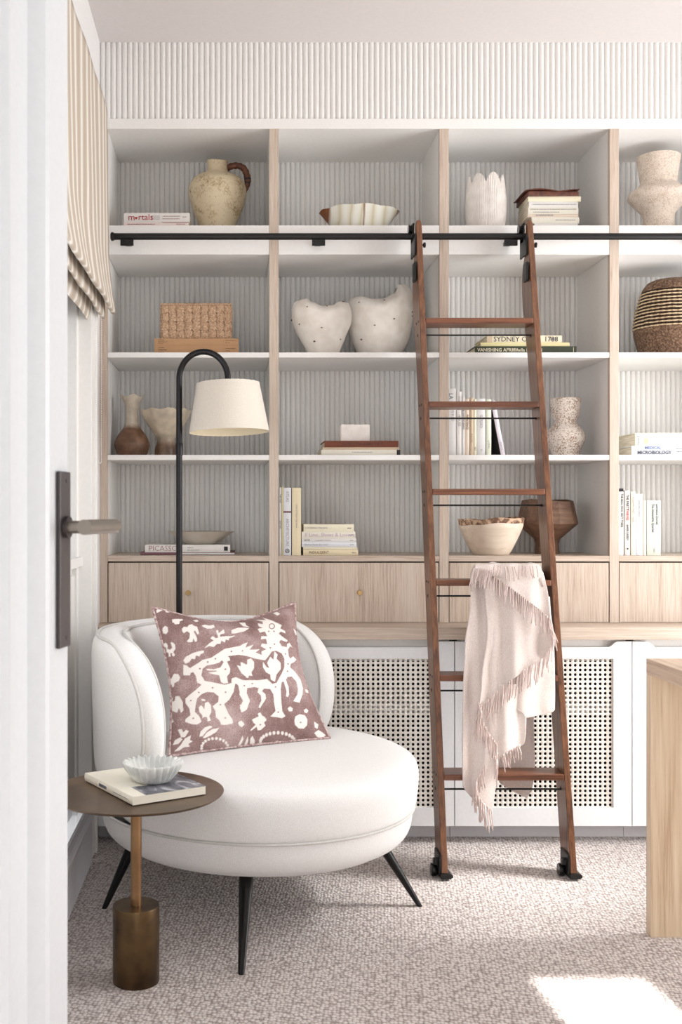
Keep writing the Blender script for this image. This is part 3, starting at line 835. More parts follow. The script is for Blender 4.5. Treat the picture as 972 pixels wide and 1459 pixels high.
# ---- second row, third bay: three books lying
y = .05
def lying(lb, p0, zb, xl, xr, cv, y, d, **k):
    t = zat(p0, y) - zb
    return book(lb, (xr - xl) * mpp(y), d, t, cv, (xat((xl + xr)/2, y), y, zb), **k), t, (xr - xl) * mpp(y)
b, t, w_ = lying('dark green book with a cream title at the bottom, crossing behind the right rail', 493.2, S2, 677, 822, 'bk_green', .04, .24)
zb = S2 + t
lettering('VANISHING AFRICA', .0165, 'ink_cream', b, (-w_/2 + .008, -.0006, t*.5), sx=.98, bold=.0004)
lettering('Mirella Ricciardi', .0165, 'ink_cream', b, (-w_/2 + .128, -.0006, t*.5), sx=.98, bold=.0003)
MB().box(w_/2 - .012, w_/2 - .0105, -.0006, .0002, t*.15, t*.85).build('spine_stripe', 'ink_cream', b)
b, t, w_ = lying('yellow book between the dark green one and the cream-spined one', 487.8, zb, 685, 812, 'bk_yellow', .045, .21)
zb += t
b, t, w_ = lying('cream book with a large dark title, on top of the pile behind the right rail', 477.8, zb, 694, 801, 'bk_cream', .05, .20)
lettering('SYDNEY COVE  1788', .0245, 'ink', b, (-w_/2 + .0225, -.0006, t*.45), sx=1.0)
bars(b, 'ink_grey', [(w_/2 - .04, w_/2 - .02, t*.3, t*.6)])
MB().box(-w_/2 + .0005, -w_/2 + .018, -.0004, .0002, t*.02, t*.98).build('spine_band', 'bk_sand', b)

# ---- second row, fourth bay: round basket
def basket_mat():
    m_, nt = base_mat('seagrass', (106, 80, 62), .9)
    v = coords(nt)
    a = nt.n('ShaderNodeTexNoise', Scale=150.0, Detail=4, Roughness=.7); nt.l(v, a.inputs['Vector'])
    c = ramp(nt, a.outputs['Fac'], [(.34, (66, 48, 36)), (.5, (110, 83, 64)), (.68, (160, 132, 106))])
    nt.l(c, nt.b.inputs['Base Color']); bump(nt, a.outputs['Fac'], .8, .004); M['seagrass'] = m_
basket_mat()
M['seacream'] = mottled('pale_raffia', (222, 200, 166), (184, 156, 120), 160, .9, .5, .003)
M['seashade'] = mottled('openwork_gap_shade', (70, 48, 34), (40, 28, 20), 160, .9, .5, .003)
y = .165; m = mpp(y); bxx = xat(957, y)
bk = thing('round_basket', 'round brown basket with an openwork cream-striped middle, at the right edge', 'basket', (bxx, y, S2))
zj = lambda py: zat(py, y) - S2
def brad(z):
    pts = [(0, 43), (zj(492), 47), (zj(478), 51), (zj(465), 51.5), (zj(450), 49.5), (zj(436), 46), (zj(424), 43), (zj(412), 39), (zj(404), 33), (zj(400.5), 26)]
    return float(np.interp(z, [p[0] for p in pts], [p[1] for p in pts])) * m
zt = zj(400.5); zA, zB = zj(471), zj(417)
def band(z0, z1, n, name, mat, off=0.0, rough=.003):
    prof = []
    for k in range(n + 1):
        z = z0 + (z1 - z0) * k / n
        prof.append((brad(z) + off + .0016 * math.sin(k * PI), z))
    return MB().lathe(prof, 90, rf=lambda r, z, a, k: (r + rough * .5 * noise3(a*14, z*120, 0) + .0007*math.sin(60*a + k*PI), z), cap0=(z0 == 0), cap1=False).build(name, mat, bk, smooth=True, sharp=0)
band(0, zA, 26, 'lower_weave', 'seagrass')
band(zB, zt, 16, 'upper_weave', 'seagrass')
band(zA, zB, 10, 'openwork', 'seashade', -.004)  # solid dark band painted as the shade inside the open weave
nst = 11
for k in range(nst):
    z = zA + (zB - zA) * (k + .35) / nst
    pts = []
    for i in range(121):
        a = 2 * PI * i / 120
        pts.append(((brad(z) + .0005) * math.cos(a), (brad(z) + .0005) * math.sin(a), z + .0016 * noise3(a*5, k*3.1, 2) + .0012 * math.sin(a)))
    MB().tube(pts, [.0027 + .0008 * math.sin(i * 2.1) for i in range(121)], 6, caps=False).build('raffia_row', 'seacream', bk, smooth=True)

# ---- third row, first bay: bottle vase and footed bowl
def twotone(name, low, high, zs, blur=.012):
    m_, nt = base_mat(name, low, .38)
    v = coords(nt); sx = nt.n('ShaderNodeSeparateXYZ'); nt.l(v, sx.inputs[0])
    a = nt.n('ShaderNodeTexNoise', Scale=16.0, Detail=5); nt.l(v, a.inputs['Vector'])
    b_ = nt.n('ShaderNodeMath', operation='MULTIPLY_ADD'); b_.inputs[1].default_value = .05; nt.l(a.outputs['Fac'], b_.inputs[0]); nt.l(sx.outputs['Z'], b_.inputs[2])
    mr = nt.n('ShaderNodeMapRange'); mr.inputs['From Min'].default_value = zs + .025 - blur; mr.inputs['From Max'].default_value = zs + .025 + blur; nt.l(b_.outputs[0], mr.inputs['Value'])
    n2 = nt.n('ShaderNodeTexNoise', Scale=30.0, Detail=5); nt.l(v, n2.inputs['Vector'])
    lo = ramp(nt, n2.outputs['Fac'], [(.35, low), (.65, tuple(int(q*.72) for q in low))]); hi = ramp(nt, n2.outputs['Fac'], [(.35, high), (.7, tuple(int(q*.86) for q in high))])
    mx = nt.n('ShaderNodeMix', data_type='RGBA'); nt.l(mr.outputs[0], mx.inputs[0]); nt.l(lo, mx.inputs[6]); nt.l(hi, mx.inputs[7])
    nt.l(mx.outputs[2], nt.b.inputs['Base Color']); M[name] = m_
y = .13; m = mpp(y)
zj = lambda py: zat(py, y) - S3
twotone('glaze_bottle', (126, 92, 70), (206, 194, 176), zj(608))
twotone('glaze_bowl', (122, 94, 74), (204, 190, 168), zj(628), .02)
def lobed(n, amt, z0):
    return lambda r, z, a, k: (r * (1 + amt * math.cos(n * a + .5) * min(1, max(.25, (z - z0) * 12))), z + (.0045 * math.cos(n * a + .5) if k >= 30 and z > .12 else 0))
pr = [(20*m, 0), (24.5*m, zj(638)), (25*m, zj(632)), (21*m, zj(622)), (13*m, zj(611)), (9.4*m, zj(603)), (8.6*m, zj(592)), (9*m, zj(582)), (12*m, zj(573)), (16.5*m, zj(564.5))]
P = smoothprof(pr, 5)
P = [(.0005, 0)] + P + [(15*m, zj(565)), (10*m, zj(574)), (7*m, zj(584)), (.0005, zj(588))]
o = MB().lathe(P, 60, rf=lobed(5, .06, .1)).build('bottle_vase', 'glaze_bottle', smooth=True, sharp=60, loc=(xat(188, y), y, S3))
tag(o, 'small bottle vase with brown base and pinched cream neck, left of footed bowl', 'vase')
pr = [(16*m, 0), (15.5*m, zj(640)), (13*m, zj(631)), (13.5*m, zj(624)), (22*m, zj(611)), (29*m, zj(601)), (34*m, zj(590)), (36*m, zj(584.5))]
P = [(.0005, 0)] + smoothprof(pr, 5) + [(34.5*m, zj(585)), (29*m, zj(596)), (18*m, zj(609)), (.0005, zj(616))]
o = MB().lathe(P, 72, rf=lambda r, z, a, k: (r * (1 + .035 * math.cos(9 * a) * max(0, min(1, (z - .03) * 14))), z + (.003 * math.cos(9 * a) if z > .1 else 0))).build('footed_bowl', 'glaze_bowl', smooth=True, sharp=60, loc=(xat(236, y), y + .01, S3))
tag(o, 'footed brown and cream bowl with a fluted rim, behind the lamp pole', 'bowl')

# ---- third row, second bay: white block on flat books
y = .05
b, t, w_ = lying('cream book with a black square on its spine, lowest of three under the white block', 640.6, S3, 458, 571, 'bk_pale', .05, .2)
zb = S3 + t
bars(b, 'ink_grey', [(-.03, .04, t*.5, t*.62)]); MB().box(w_/2 - .0135, w_/2 - .001, -.0007, .0002, .0006, t - .0006).build('publisher_square', 'bk_black', b)
b, t, w_ = lying('thin sand-coloured book between the brown book and the cream one', 637.2, zb, 460, 569, 'bk_sand', .052, .195, soft=True)
zb += t
b, t, w_ = lying('dark brown leather book with a stamped title, directly under the white block', 628.0, zb, 462.5, 568, 'bk_brown', .05, .19)
zb += t
lettering('I GRANDI IMPRESSIONISTI', .0125, 'bk_leather', b, (0, -.0007, t*.5), align='CENTER', bold=.0005)
y = .085; m = mpp(y)
bm = bmesh.new()
bmesh.ops.create_grid(bm, x_segments=1, y_segments=1, size=1); bm.free()
wh = thing('white_block', 'small rough-edged white block standing on the brown leather book', 'block', (xat(506, y), y, zb))
hh = zat(604.5, y) - zb; ww = 42 * m
def slab(x0, x1, y0, y1, z0, z1, seed, name):
    mb = MB().grid(26, 2, lambda u, v: (x0 + (x1 - x0) * u, y0 + (y1 - y0) * v, z1 - .0025 * abs(noise3(u*9 + seed, v*2, seed)) - (.002 if u in (0, 1) else 0)))
    n = len(mb.v)
    mb.grid(26, 2, lambda u, v: (x0 + (x1 - x0) * u + .0015 * noise3(u*3, seed, v), y0 + (y1 - y0) * v, z0))
    for i in range(26):
        mb.f.append((i, i+1, n+i+1, n+i)); mb.mi.append(0); mb.f.append((54+i, 54+i+1, n+54+i+1, n+54+i)); mb.mi.append(0)
    for j in range(2):
        mb.f.append((27*j, 27*(j+1), n+27*(j+1), n+27*j)); mb.mi.append(0); mb.f.append((27*j+26, 27*(j+1)+26, n+27*(j+1)+26, n+27*j+26)); mb.mi.append(0)
    return mb.build(name, 'bisque', wh)
slab(-ww/2 + .003, ww/2, 0, .012, 0, hh, 1, 'front_leaf')
slab(-ww/2, ww/2 - .003, .0125, .03, 0, hh - .001, 5, 'rear_leaf')

# ---- third row, third bay: upright books beside the oak upright
y = .05; m = mpp(y)
up = [  # label, x0, x1, top py, cover, ink bits
 ('tall pale grey book at the left end of the upright row behind the ladder', 640.0, 650.0, 553.5, 'bk_grey', [('ink_navy', 'LA', .020, .25, .93), ('ink_grey', 'W O R L D', .012, .5, .62)]),
 ('white hardback second from the left in the upright row behind the ladder', 650.8, 658.0, 558, 'bk_white', [('ink_grey', 'COAST', .010, .5, .93), ('ink_grey', 'HOUSE', .014, .5, .55)]),
 ('narrow white paperback with black spine print, third in the upright row', 658.6, 662.6, 564, 'bk_white', [('ink', 'THE WAYS OF SEEING', .0085, .5, .62)]),
 ('sand-coloured book with a brown title, fourth in the upright row', 662.8, 669.3, 568, 'bk_peach', [('ink_brown', 'PAINTINGS', .0115, .5, .72)]),
 ('narrow peach book, fifth in the upright row behind the ladder', 670.2, 674.8, 566.5, 'bk_sand', [('ink_brown', 'N O T E S', .008, .5, .3)]),
 ('narrow cream book, sixth in the upright row behind the ladder', 675.0, 679.6, 568.5, 'bk_lemon', [('ink', 'ART', .008, .5, .12)]),
 ('wide grey-white book in the middle of the upright row behind the ladder', 680.2, 692.0, 568, 'bk_grey', [('ink_grey', 'GARDEN', .013, .5, .6), ('ink_grey', 'M', .008, .5, .1)]),
 ('pale green-white book last of the straight ones before the leaning book', 693.2, 700.3, 569, 'bk_ltgrn', [('ink_grey', 'LIVING', .010, .5, .2)]),
]
for lb, x0, x1, p0, cv, ink in up:
    h = zat(p0, y) - S3; t = (x1 - x0) * m
    b = upright(lb, t, h, .17, cv, (xat(x0, y), y, S3), soft=t < .012)
    for mt, tx, sz, fx, fz in ink: spine_title(b, tx, sz, mt, t * fx, h * fz, align='CENTER' if fz < .7 else 'LEFT', sx=.9)
h = zat(570.5, y) - S3
lean = -math.atan2((717.5 - 702.5), (648 - 570)) * .98
b = upright('white-spined book with a dark cover leaning against the end of the upright row', 6.2*m, h * 1.0, .165, 'bk_lilac', (xat(714.2, y), y, S3), lean=lean)
MB().box(-.0012, .0, .0025, .163, .002, h - .002).build('dark_cover_panel', 'bk_black', b)
spine_title(b, 'ESSAYS', .009, 'ink_grey', 3.1*m, h*.17, align='CENTER')

# ---- third row, third bay right: speckled vase
M['terrazzo'] = speckle('speckled_clay', (226, 217, 207), (160, 132, 110), 220, .43, .85, .6)
y = .15; m = mpp(y)
zj = lambda py: zat(py, y) - S3
pr = [(19*m, 0), (21*m, zj(641)), (26*m, zj(630)), (27.5*m, zj(624)), (25*m, zj(615)), (16.5*m, zj(604)), (15.5*m, zj(599.5)), (18.5*m, zj(593)), (20.5*m, zj(583)), (21.5*m, zj(568.5))]
P = [(.0005, 0)] + smoothprof(pr, 5) + [(20*m, zj(567.6)), (17*m, zj(583)), (.0005, zj(592))]
o = MB().lathe(P, 64, rf=lambda r, z, a, k: (r * (1 + .014 * noise3(math.cos(a)*2, math.sin(a)*2, z*22)), z)).build('speckled_vase', 'terrazzo', smooth=True, sharp=60, loc=(xat(806, y), y, S3))
tag(o, 'speckled clay vase with a pinched waist, right of the ladder rail', 'vase')

# ---- third row, fourth bay: two big books
b, t, w_ = lying('white textbook with a blue-grey title, lying under the pale yellow one', 635.4, S3, 900.5, 1012, 'bk_cool', .04, .21)
zb = S3 + t
lettering('MEDICAL', .0135, 'ink_blue', b, (-w_/2 + .045, -.0006, t*.80), bold=.0003)
lettering('MICROBIOLOGY', .0158, 'ink_navy', b, (-w_/2 + .019, -.0006, t*.30), bold=.0004)
bars(b, 'ink_navy', [(w_/2 - .12, w_/2 - .09, t*.68, t*.76), (w_/2 - .115, w_/2 - .085, t*.36, t*.44)])
b, t, w_ = lying('thick pale yellow book lying on top of the white textbook', 616.8, zb, 905.5, 1016, 'bk_lemon', .045, .2)
spine_title(b, 'LEWIN', .012, 'ink_blue', -w_/2 + .010, t*.9)
d = MB().lathe([(.0001, 0), (.0075, 0), (.0075, .0008), (.0001, .0008)], 20); d.v = [(-w_/2 + .038 + p[0], -.0002 - p[2], t*.38 + p[1]*1.3) for p in d.v]
d.build('yellow_dot', 'bk_yellow', b)

# ---- bottom row, first bay: two books and a shallow dish
b, t, w_ = lying('thin mauve-edged book under the white one, below the shallow dish', 787.0, S4, 200, 335, 'bk_mauve', .07, .22, soft=True, page='bk_white')
zb = S4 + t
MB().box(-.02, w_/2 - .002, -.0006, .0002, t*.2, t*.8).build('spine_label', 'bk_grey', b)
b, t, w_ = lying('white book with a thin rose title, carrying the shallow stone dish', 776.4, zb, 206.5, 328, 'bk_white', .07, .22)
zb += t
lettering('PICASSO', .0262, 'ink_rose', b, (-w_/2 + .013, -.0006, t*.5), sx=1.0, bold=-.0004)
bars(b, 'ink_grey', [(.0, .022, t*.6, t*.7), (.0, .042, t*.25, t*.36)])
MB().box(w_/2 - .0215, w_/2 - .008, -.0007, .0002, t*.22, t*.78).build('publisher_square', 'bk_black', b)
M['dish'] = mottled('pale_stone_dish', (222, 214, 202), (204, 194, 180), 14, .55, .1, .002)
y = .16; m = mpp(y); hz = zat(757.2, y) - zb
P = [(.0005, 0), (.052, 0), (.058, .003), (.11*.8, hz*.55), (.121, hz), (.1185, hz + .0006), (.1*.85, hz*.6), (.05, .008), (.0005, .007)]
o = MB().lathe(P, 72).build('stone_dish', 'dish', smooth=True, sharp=50, loc=(xat(286, y), y + .02, zb))
tag(o, 'wide shallow pale stone dish on the white book, behind the lamp pole', 'dish')

# ---- bottom row, second bay: upright books and a flat stack
y = .045; m = mpp(y)
up = [
 ('grey paperback squeezed against the oak upright beside the thin yellow one', 397.8, 401.2, 694.5, 'bk_grey', [('ink', 'THE WAR', .0075, .5, .9), ('ink', 'HISTORY', .0075, .5, .45)]),
 ('very thin yellow-green book next to the grey paperback by the upright', 401.5, 403.6, 693, 'bk_yellow', []),
 ('white upright book with a mauve band across its spine', 404.0, 415.0, 695, 'bk_cool', [('ink_grey', 'ATLAS', .014, .5, .95), ('ink_grey', 'ARCHITECTURE', .0145, .5, .34)]),
 ('pale yellow upright book beside the flat stack', 416.3, 429.0, 695, 'bk_butter', [('ink_grey', 'UNA STORIA ITALIANA', .0085, .5, .58)]),
]
for lb, x0, x1, p0, cv, ink in up:
    h = zat(p0, y) - S4; t = (x1 - x0) * m
    b = upright(lb, t, h, .17, cv, (xat(x0, y), y, S4), soft=t < .012)
    for mt, tx, sz, fx, fz in ink: spine_title(b, tx, sz, mt, t * fx, h * fz, align='CENTER' if fz < .85 else 'LEFT', sx=.92)
    if 'mauve band' in lb:
        MB().box(.0002, t - .0002, -.0007, .0002, h*.63, h*.655).build('spine_band', 'bk_mauve', b)
        r = MB(); r.tube([(t/2 + .0062*math.cos(a), -.0004, .0155 + .0062*math.sin(a)) for a in [2*PI*k/20 for k in range(21)]], .0012, 6, caps=False)
        r.tube([(t/2 - .003, -.0004, .0135), (t/2, -.0004, .0178), (t/2 + .003, -.0004, .0135)], .0011, 6)
        r.build('publisher_mark', 'ink', b)
stk = [
 ('butter-yellow book at the bottom of the stack beside the upright books', 783.2, 432.2, 510.6, 'bk_butter', [('ink_brown', 'INDULGENT', .0125, -.40)]),
 ('thin pale yellow book second from the bottom of the stack on the counter', 779.4, 432, 509.4, 'bk_lemon', []),
 ('white paperback third from the bottom of the stack on the counter', 772.6, 430, 508.3, 'bk_cool', [('ink_grey', 'Stories from the coast', .009, -.45)]),
 ('thin white paperback with a black mark, in the middle of the counter stack', 767.0, 430, 507.8, 'bk_white', [('ink', 'NOIR', .0085, -.46), ('ink_grey', 'a novel in letters', .008, -.25)]),
 ('white paperback with a lilac title, second from the top of the counter stack', 757.5, 429.8, 506.6, 'bk_pale', [('ink_lilac', 'Il Lino, Shoes & Lovers', .0185, -.44)]),
 ('cream book with a dark cover patch, on top of the counter stack', 747.0, 432.8, 504.4, 'bk_lemon', [('ink_grey', 'COOKING ITALIAN', .009, -.48)]),
]
zb = S4; y = .05
for lb, p0, xl, xr, cv, ink in stk:
    b, t, w_ = lying(lb, p0, zb, xl, xr, cv, y + random.uniform(-.003, .003), .135, soft=True)
    zb += t
    for mt, tx, sz, fx in ink: lettering(tx, sz, mt, b, (w_ * fx, -.0006, t*.5), sx=1.0)
    if cv != 'bk_lemon' or 'top' in lb: bars(b, 'ink', [(w_/2 - .022, w_/2 - .010, t*.4, t*.55)], 'publisher_mark')
MB().box(-.035, .055, .004, .12, t, t + .0009).build('cover_patch', 'bk_leather', b)

# ---- bottom row, third bay: live-edge bowl and faceted goblet
def figured(name, c1, c2, c3):
    m_, nt = base_mat(name, c1, .5)
    v = coords(nt, (1, 1, 2.2))
    w = nt.n('ShaderNodeTexWave', wave_type='RINGS', rings_direction='X', Scale=9.0, Distortion=3.0, Detail=2.0); nt.l(v, w.inputs['Vector'])
    c = ramp(nt, w.outputs['Fac'], [(.0, c3), (.5, c2), (1, c1)]); nt.l(c, nt.b.inputs['Base Color']); M[name] = m_
figured('pale_turned_wood', (216, 201, 184), (213, 197, 179), (207, 190, 171))
figured('brown_turned_wood', (112, 86, 70), (104, 79, 63), (98, 74, 59))
M['bark'] = mottled('live_edge', (196, 166, 138), (104, 72, 52), 55, .8, .5, .004, lo=.42, hi=.56)
M['pale_wood_grain'] = wood('pale_wood_grain', (220, 205, 187), (212, 195, 176), (200, 180, 160), 'X', 60, .5, .03)
y = .10; m = mpp(y)
zj = lambda py: zat(py, y) - S4
bo = thing('live_edge_bowl', 'pale turned wooden bowl with a dark live edge, behind the ladder', 'bowl', (xat(699.5, y), y, S4))
tilt = lambda a, z: z * (1 + .035 * math.cos(a) + .022 * math.sin(3*a) + .012*math.sin(7*a))
R0, R1 = 25.5*m, 46.5*m; ht = zj(739)
ring = lambda f: R0 + (R1 - R0) * (f ** .85)
n = 14
P = [(.0005, 0), (R0*.96, 0)] + [(ring(k/n), .003 + (ht*.86 - .003)*k/n) for k in range(n + 1)]
P = [(min(r, R0 + (R1-R0)*.93), z) for r, z in P]
wob = lambda r, z, a, k: (r, tilt(a, z) if z > .01 else z)
MB().lathe(P, 72, rf=wob, cap1=False).build('turned_body', 'pale_wood_grain', bo, smooth=True, sharp=60)
P = [(P[-1][0], ht*.86), (R1 - .002, ht*.93), (R1, ht), (R1 - .006, ht + .0005), (R1*.8, ht*.72), (R0, ht*.2), (.0005, ht*.16)]
MB().lathe(P, 72, rf=lambda r, z, a, k: (r * (1 + .006*noise3(a*6, z*60, 1)), tilt(a, z) + (.002*noise3(a*8, 3, 1) if k in (1, 2, 3) else 0)), cap0=False).build('live_edge', 'bark', bo, smooth=True, sharp=60)
y = .19; m = mpp(y)
zj = lambda py: zat(py, y) - S4
P = [(.0005, 0), (17.5*m, 0), (16.5*m, zj(775)), (18*m, zj(768)), (43*m, zj(746)), (36*m, zj(713.5)), (33.5*m, zj(713)), (38*m, zj(742)), (.0005, zj(750))]
M['goblet_wood'] = wood('dark_carved_wood', (124, 94, 74), (104, 76, 59), (76, 54, 42), 'X', 90, .55)
o = MB().lathe(P, 11, rf=lambda r, z, a, k: (r, z + (.005 * math.sin(2*a + 1) if k in (5, 6) else 0))).build('faceted_goblet', 'goblet_wood', loc=(xat(779.5, y), y, S4), rot=(0, 0, .3))
tag(o, 'dark brown faceted wooden goblet bowl, behind the right ladder rail', 'goblet')

# ---- bottom row, fourth bay: upright books
y = .045; m = mpp(y)
up = [
 ('white upright book with a black top corner, against the oak upright at right', 882.3, 889.0, 700.5, 'bk_white', [('ink', "THE MAN WHO ISN'T THERE", .0105, .6, .97)]),
 ('white upright book with a black and red title, second in the right-hand row', 890.8, 898.0, 698.8, 'bk_white', [('ink', 'THE PARTY', .0125, .5, .94), ('ink_red', 'THIEVES', .0125, .5, .712), ('ink', 'BARRIE CASSIDY', .0088, .5, .475), ('ink', 'M', .009, .5, .115)]),
 ('ivory upright book with a faint title, third in the right-hand row', 899.6, 906.4, 700.5, 'bk_pale', [('ink_grey', 'RUSSIAN FAIRY TALES', .0105, .5, .92)]),
 ('wide white upright book, fourth in the right-hand row', 906.8, 916.2, 703.8, 'bk_cool', [('ink_grey', 'Selected Poems', .0105, .5, .9)]),
 ('narrow ivory book left of the pale green one in the right-hand row', 916.6, 921.3, 713, 'bk_pale', []),
 ('pale green upright book with two lines of title, at the right end of the row', 922.4, 942.0, 713, 'bk_sage', [('ink_navy', 'Lawrence Durrell', .0118, .72, .94), ('ink_navy', 'The Alexandria Quartet', .0118, .42, .94), ('ink_grey', 'Faber', .009, .52, .14)]),
]
for lb, x0, x1, p0, cv, ink in up:
    h = zat(p0, y) - S4; t = (x1 - x0) * m
    b = upright(lb, t, h, .16, cv, (xat(x0, y), y, S4), soft=t < .03)
    for mt, tx, sz, fx, fz in ink: spine_title(b, tx, sz, mt, t * fx, h * fz, sx=.86, bold=.0003 if mt in ('ink', 'ink_red', 'ink_navy') else 0)
    if 'black top' in lb: MB().box(.0003, t - .0003, .001, .158, h, h + .011, .002).build('bookmark_cloth', 'bk_black', b)
# ================================================================ LADDER
LF, LT = -.49, -.10                                     # front edge of the rails, foot and top
def lfront(z): return LF + (LT - LF) * (z - .02) / 2.05
lad = thing('library_ladder', 'reddish-brown timber library ladder with six treads leaning on the black rail', 'ladder', (.81, -.45, 0))
linv = Matrix.Translation(-Vector(lad.location))
def lp(mb, name, mat, par=None, **k):
    o = mb.build(name, mat, **k); o.parent = par or lad
    if par is None: o.matrix_parent_inverse = linv
    return o
def rail_x(side, z):
    f = (z - .02) / 2.05
    return (.6235 + (.612 - .6235) * f) if side < 0 else (1.0075 + (.982 - 1.0075) * f)
dk = [(.02, .095), (1.55, .097), (1.68, .108), (1.78, .122), (1.87, .118), (1.93, .085), (1.97, .042), (2.03, .028), (2.06, .024)]
rails = []
for s in (-1, 1):
    mb = MB(); rows = []
    zs = [.022, .5, 1.0, 1.5, 1.6, 1.66, 1.72, 1.78, 1.83, 1.88, 1.92, 1.95, 1.97, 1.99, 2.02, 2.05, 2.062, 2.068]
    for i, z in enumerate(zs):
        d = float(np.interp(z, [a for a, b in dk], [b for a, b in dk])); y = lfront(z); x = rail_x(s, z)
        e = .0095 if z < 2.055 else (.008 if z < 2.065 else .005)
        c = .0016
        rows.append([(x - e, y + c, z), (x - e + c, y, z), (x + e - c, y, z), (x + e, y + c, z), (x + e, y + d - c, z), (x + e - c, y + d, z), (x - e + c, y + d, z), (x - e, y + d - c, z)])
    v = [p for r in rows for p in r]; f = []
    for j in range(len(rows) - 1):
        for k in range(8):
            q = (k + 1) % 8; f.append((j*8+k, j*8+q, j*8+8+q, j*8+8+k))
    f += [tuple(range(8))[::-1], tuple(range(len(v) - 8, len(v)))]
    mb.add(v, f)
    rails.append(lp(mb, 'rail', 'ladz', smooth=True, sharp=25))
rz = [1.731, 1.452, 1.169, .883, .594, .303]
for z in rz:
    y = lfront(z) - .003
    xl, xr = rail_x(-1, z) + .0097, rail_x(1, z) - .0097
    lp(MB().box(xl, xr, y, y + .094, z - .0185, z, .003), 'tread', 'ladx')
    zr = z - .052; yr = lfront(zr) + .040
    lp(MB().tube([(xl, yr, zr), (xr, yr, zr)], .0029, 10), 'tie_rod', 'black', smooth=True)
for s, rl_ in zip((-1, 1), rails):
    # dark pegs where treads and rods are fixed through the rail
    for z in rz:
        xo = rail_x(s, z) - .0096
        pg = MB()
        for (dy, dz, r) in ((.028, -.008, .004), (.062, -.008, .004), (.040, -.052, .0055)):
            c = MB().lathe([(.0001, 0), (r, 0), (r*.9, .0012), (.0001, .0014)], 10); pg.add([(xo - p[2], lfront(z) + dy + p[0], z + dz + p[1]) for p in c.v], c.f)
        lp(pg, 'pegs', 'black', rl_)
    # roller that hangs on the rail
    x = rail_x(s, 2.0) - .0096
    hk = lp(MB().box(x - .0065, x - .0003, lfront(2.0) + .003, -.030, 1.952, 2.020, .002).box(x - .0065, x - .0003, -.074, -.034, 2.0, 2.066, .002), 'roller_bracket', 'black')
    wl = MB().lathe([(.0001, -.006), (.016, -.006), (.016, -.004), (.0125, -.002), (.0125, .002), (.016, .004), (.016, .006), (.0001, .006)], 24)
    wl.v = [(x - .0135 + p[2], TY + p[0], TZ + .0242 + p[1]) for p in wl.v]
    lp(wl, 'roller', 'lampblack', hk, smooth=True)
    lp(MB().box(x - .010, x - .0002, lfront(1.9) + .006, lfront(1.9) + .05, 1.862, 1.925, .004), 'stop_pad', 'black')
    xr = rail_x(s, 1.985) + .0096
    kb = MB().lathe([(.0001, 0), (.0035, 0), (.0035, .004), (.0085, .006), (.0085, .012), (.0001, .014)], 16)
    kb.v = [(xr + p[2], lfront(1.985) + .016 + p[0], 1.985 + p[1]) for p in kb.v]
    lp(kb, 'clamp_knob', 'black', smooth=True)
    # castor and brake at the foot
    x = rail_x(s, .02); y = lfront(.02)
    ft = MB().box(x - .014, x + .019, y - .008, y + .10, .006, .0215, .003).box(x - .0165, x - .0097, y + .004, y + .085, .012, .075, .004).box(x + .0097, x + .0155, y + .06, y + .095, .012, .07, .002)
    ft.box(x + .012, x + .024, y - .004, y + .012, .008, .017, .002)
    fo = lp(ft, 'castor_bracket', 'black')
    wl = MB().lathe([(.0001, -.009), (.017, -.009), (.019, -.006), (.019, .006), (.017, .009), (.0001, .009)], 24)
    wl.v = [(x - .025 + p[2], y + .045 + p[0], .019 + p[1]) for p in wl.v]
    lp(wl, 'wheel', 'legblack', fo, smooth=True)
    lp(MB().box(x - .030, x - .016, y + .018, y + .04, .040, .058, .003), 'brake_lever', 'black', fo)

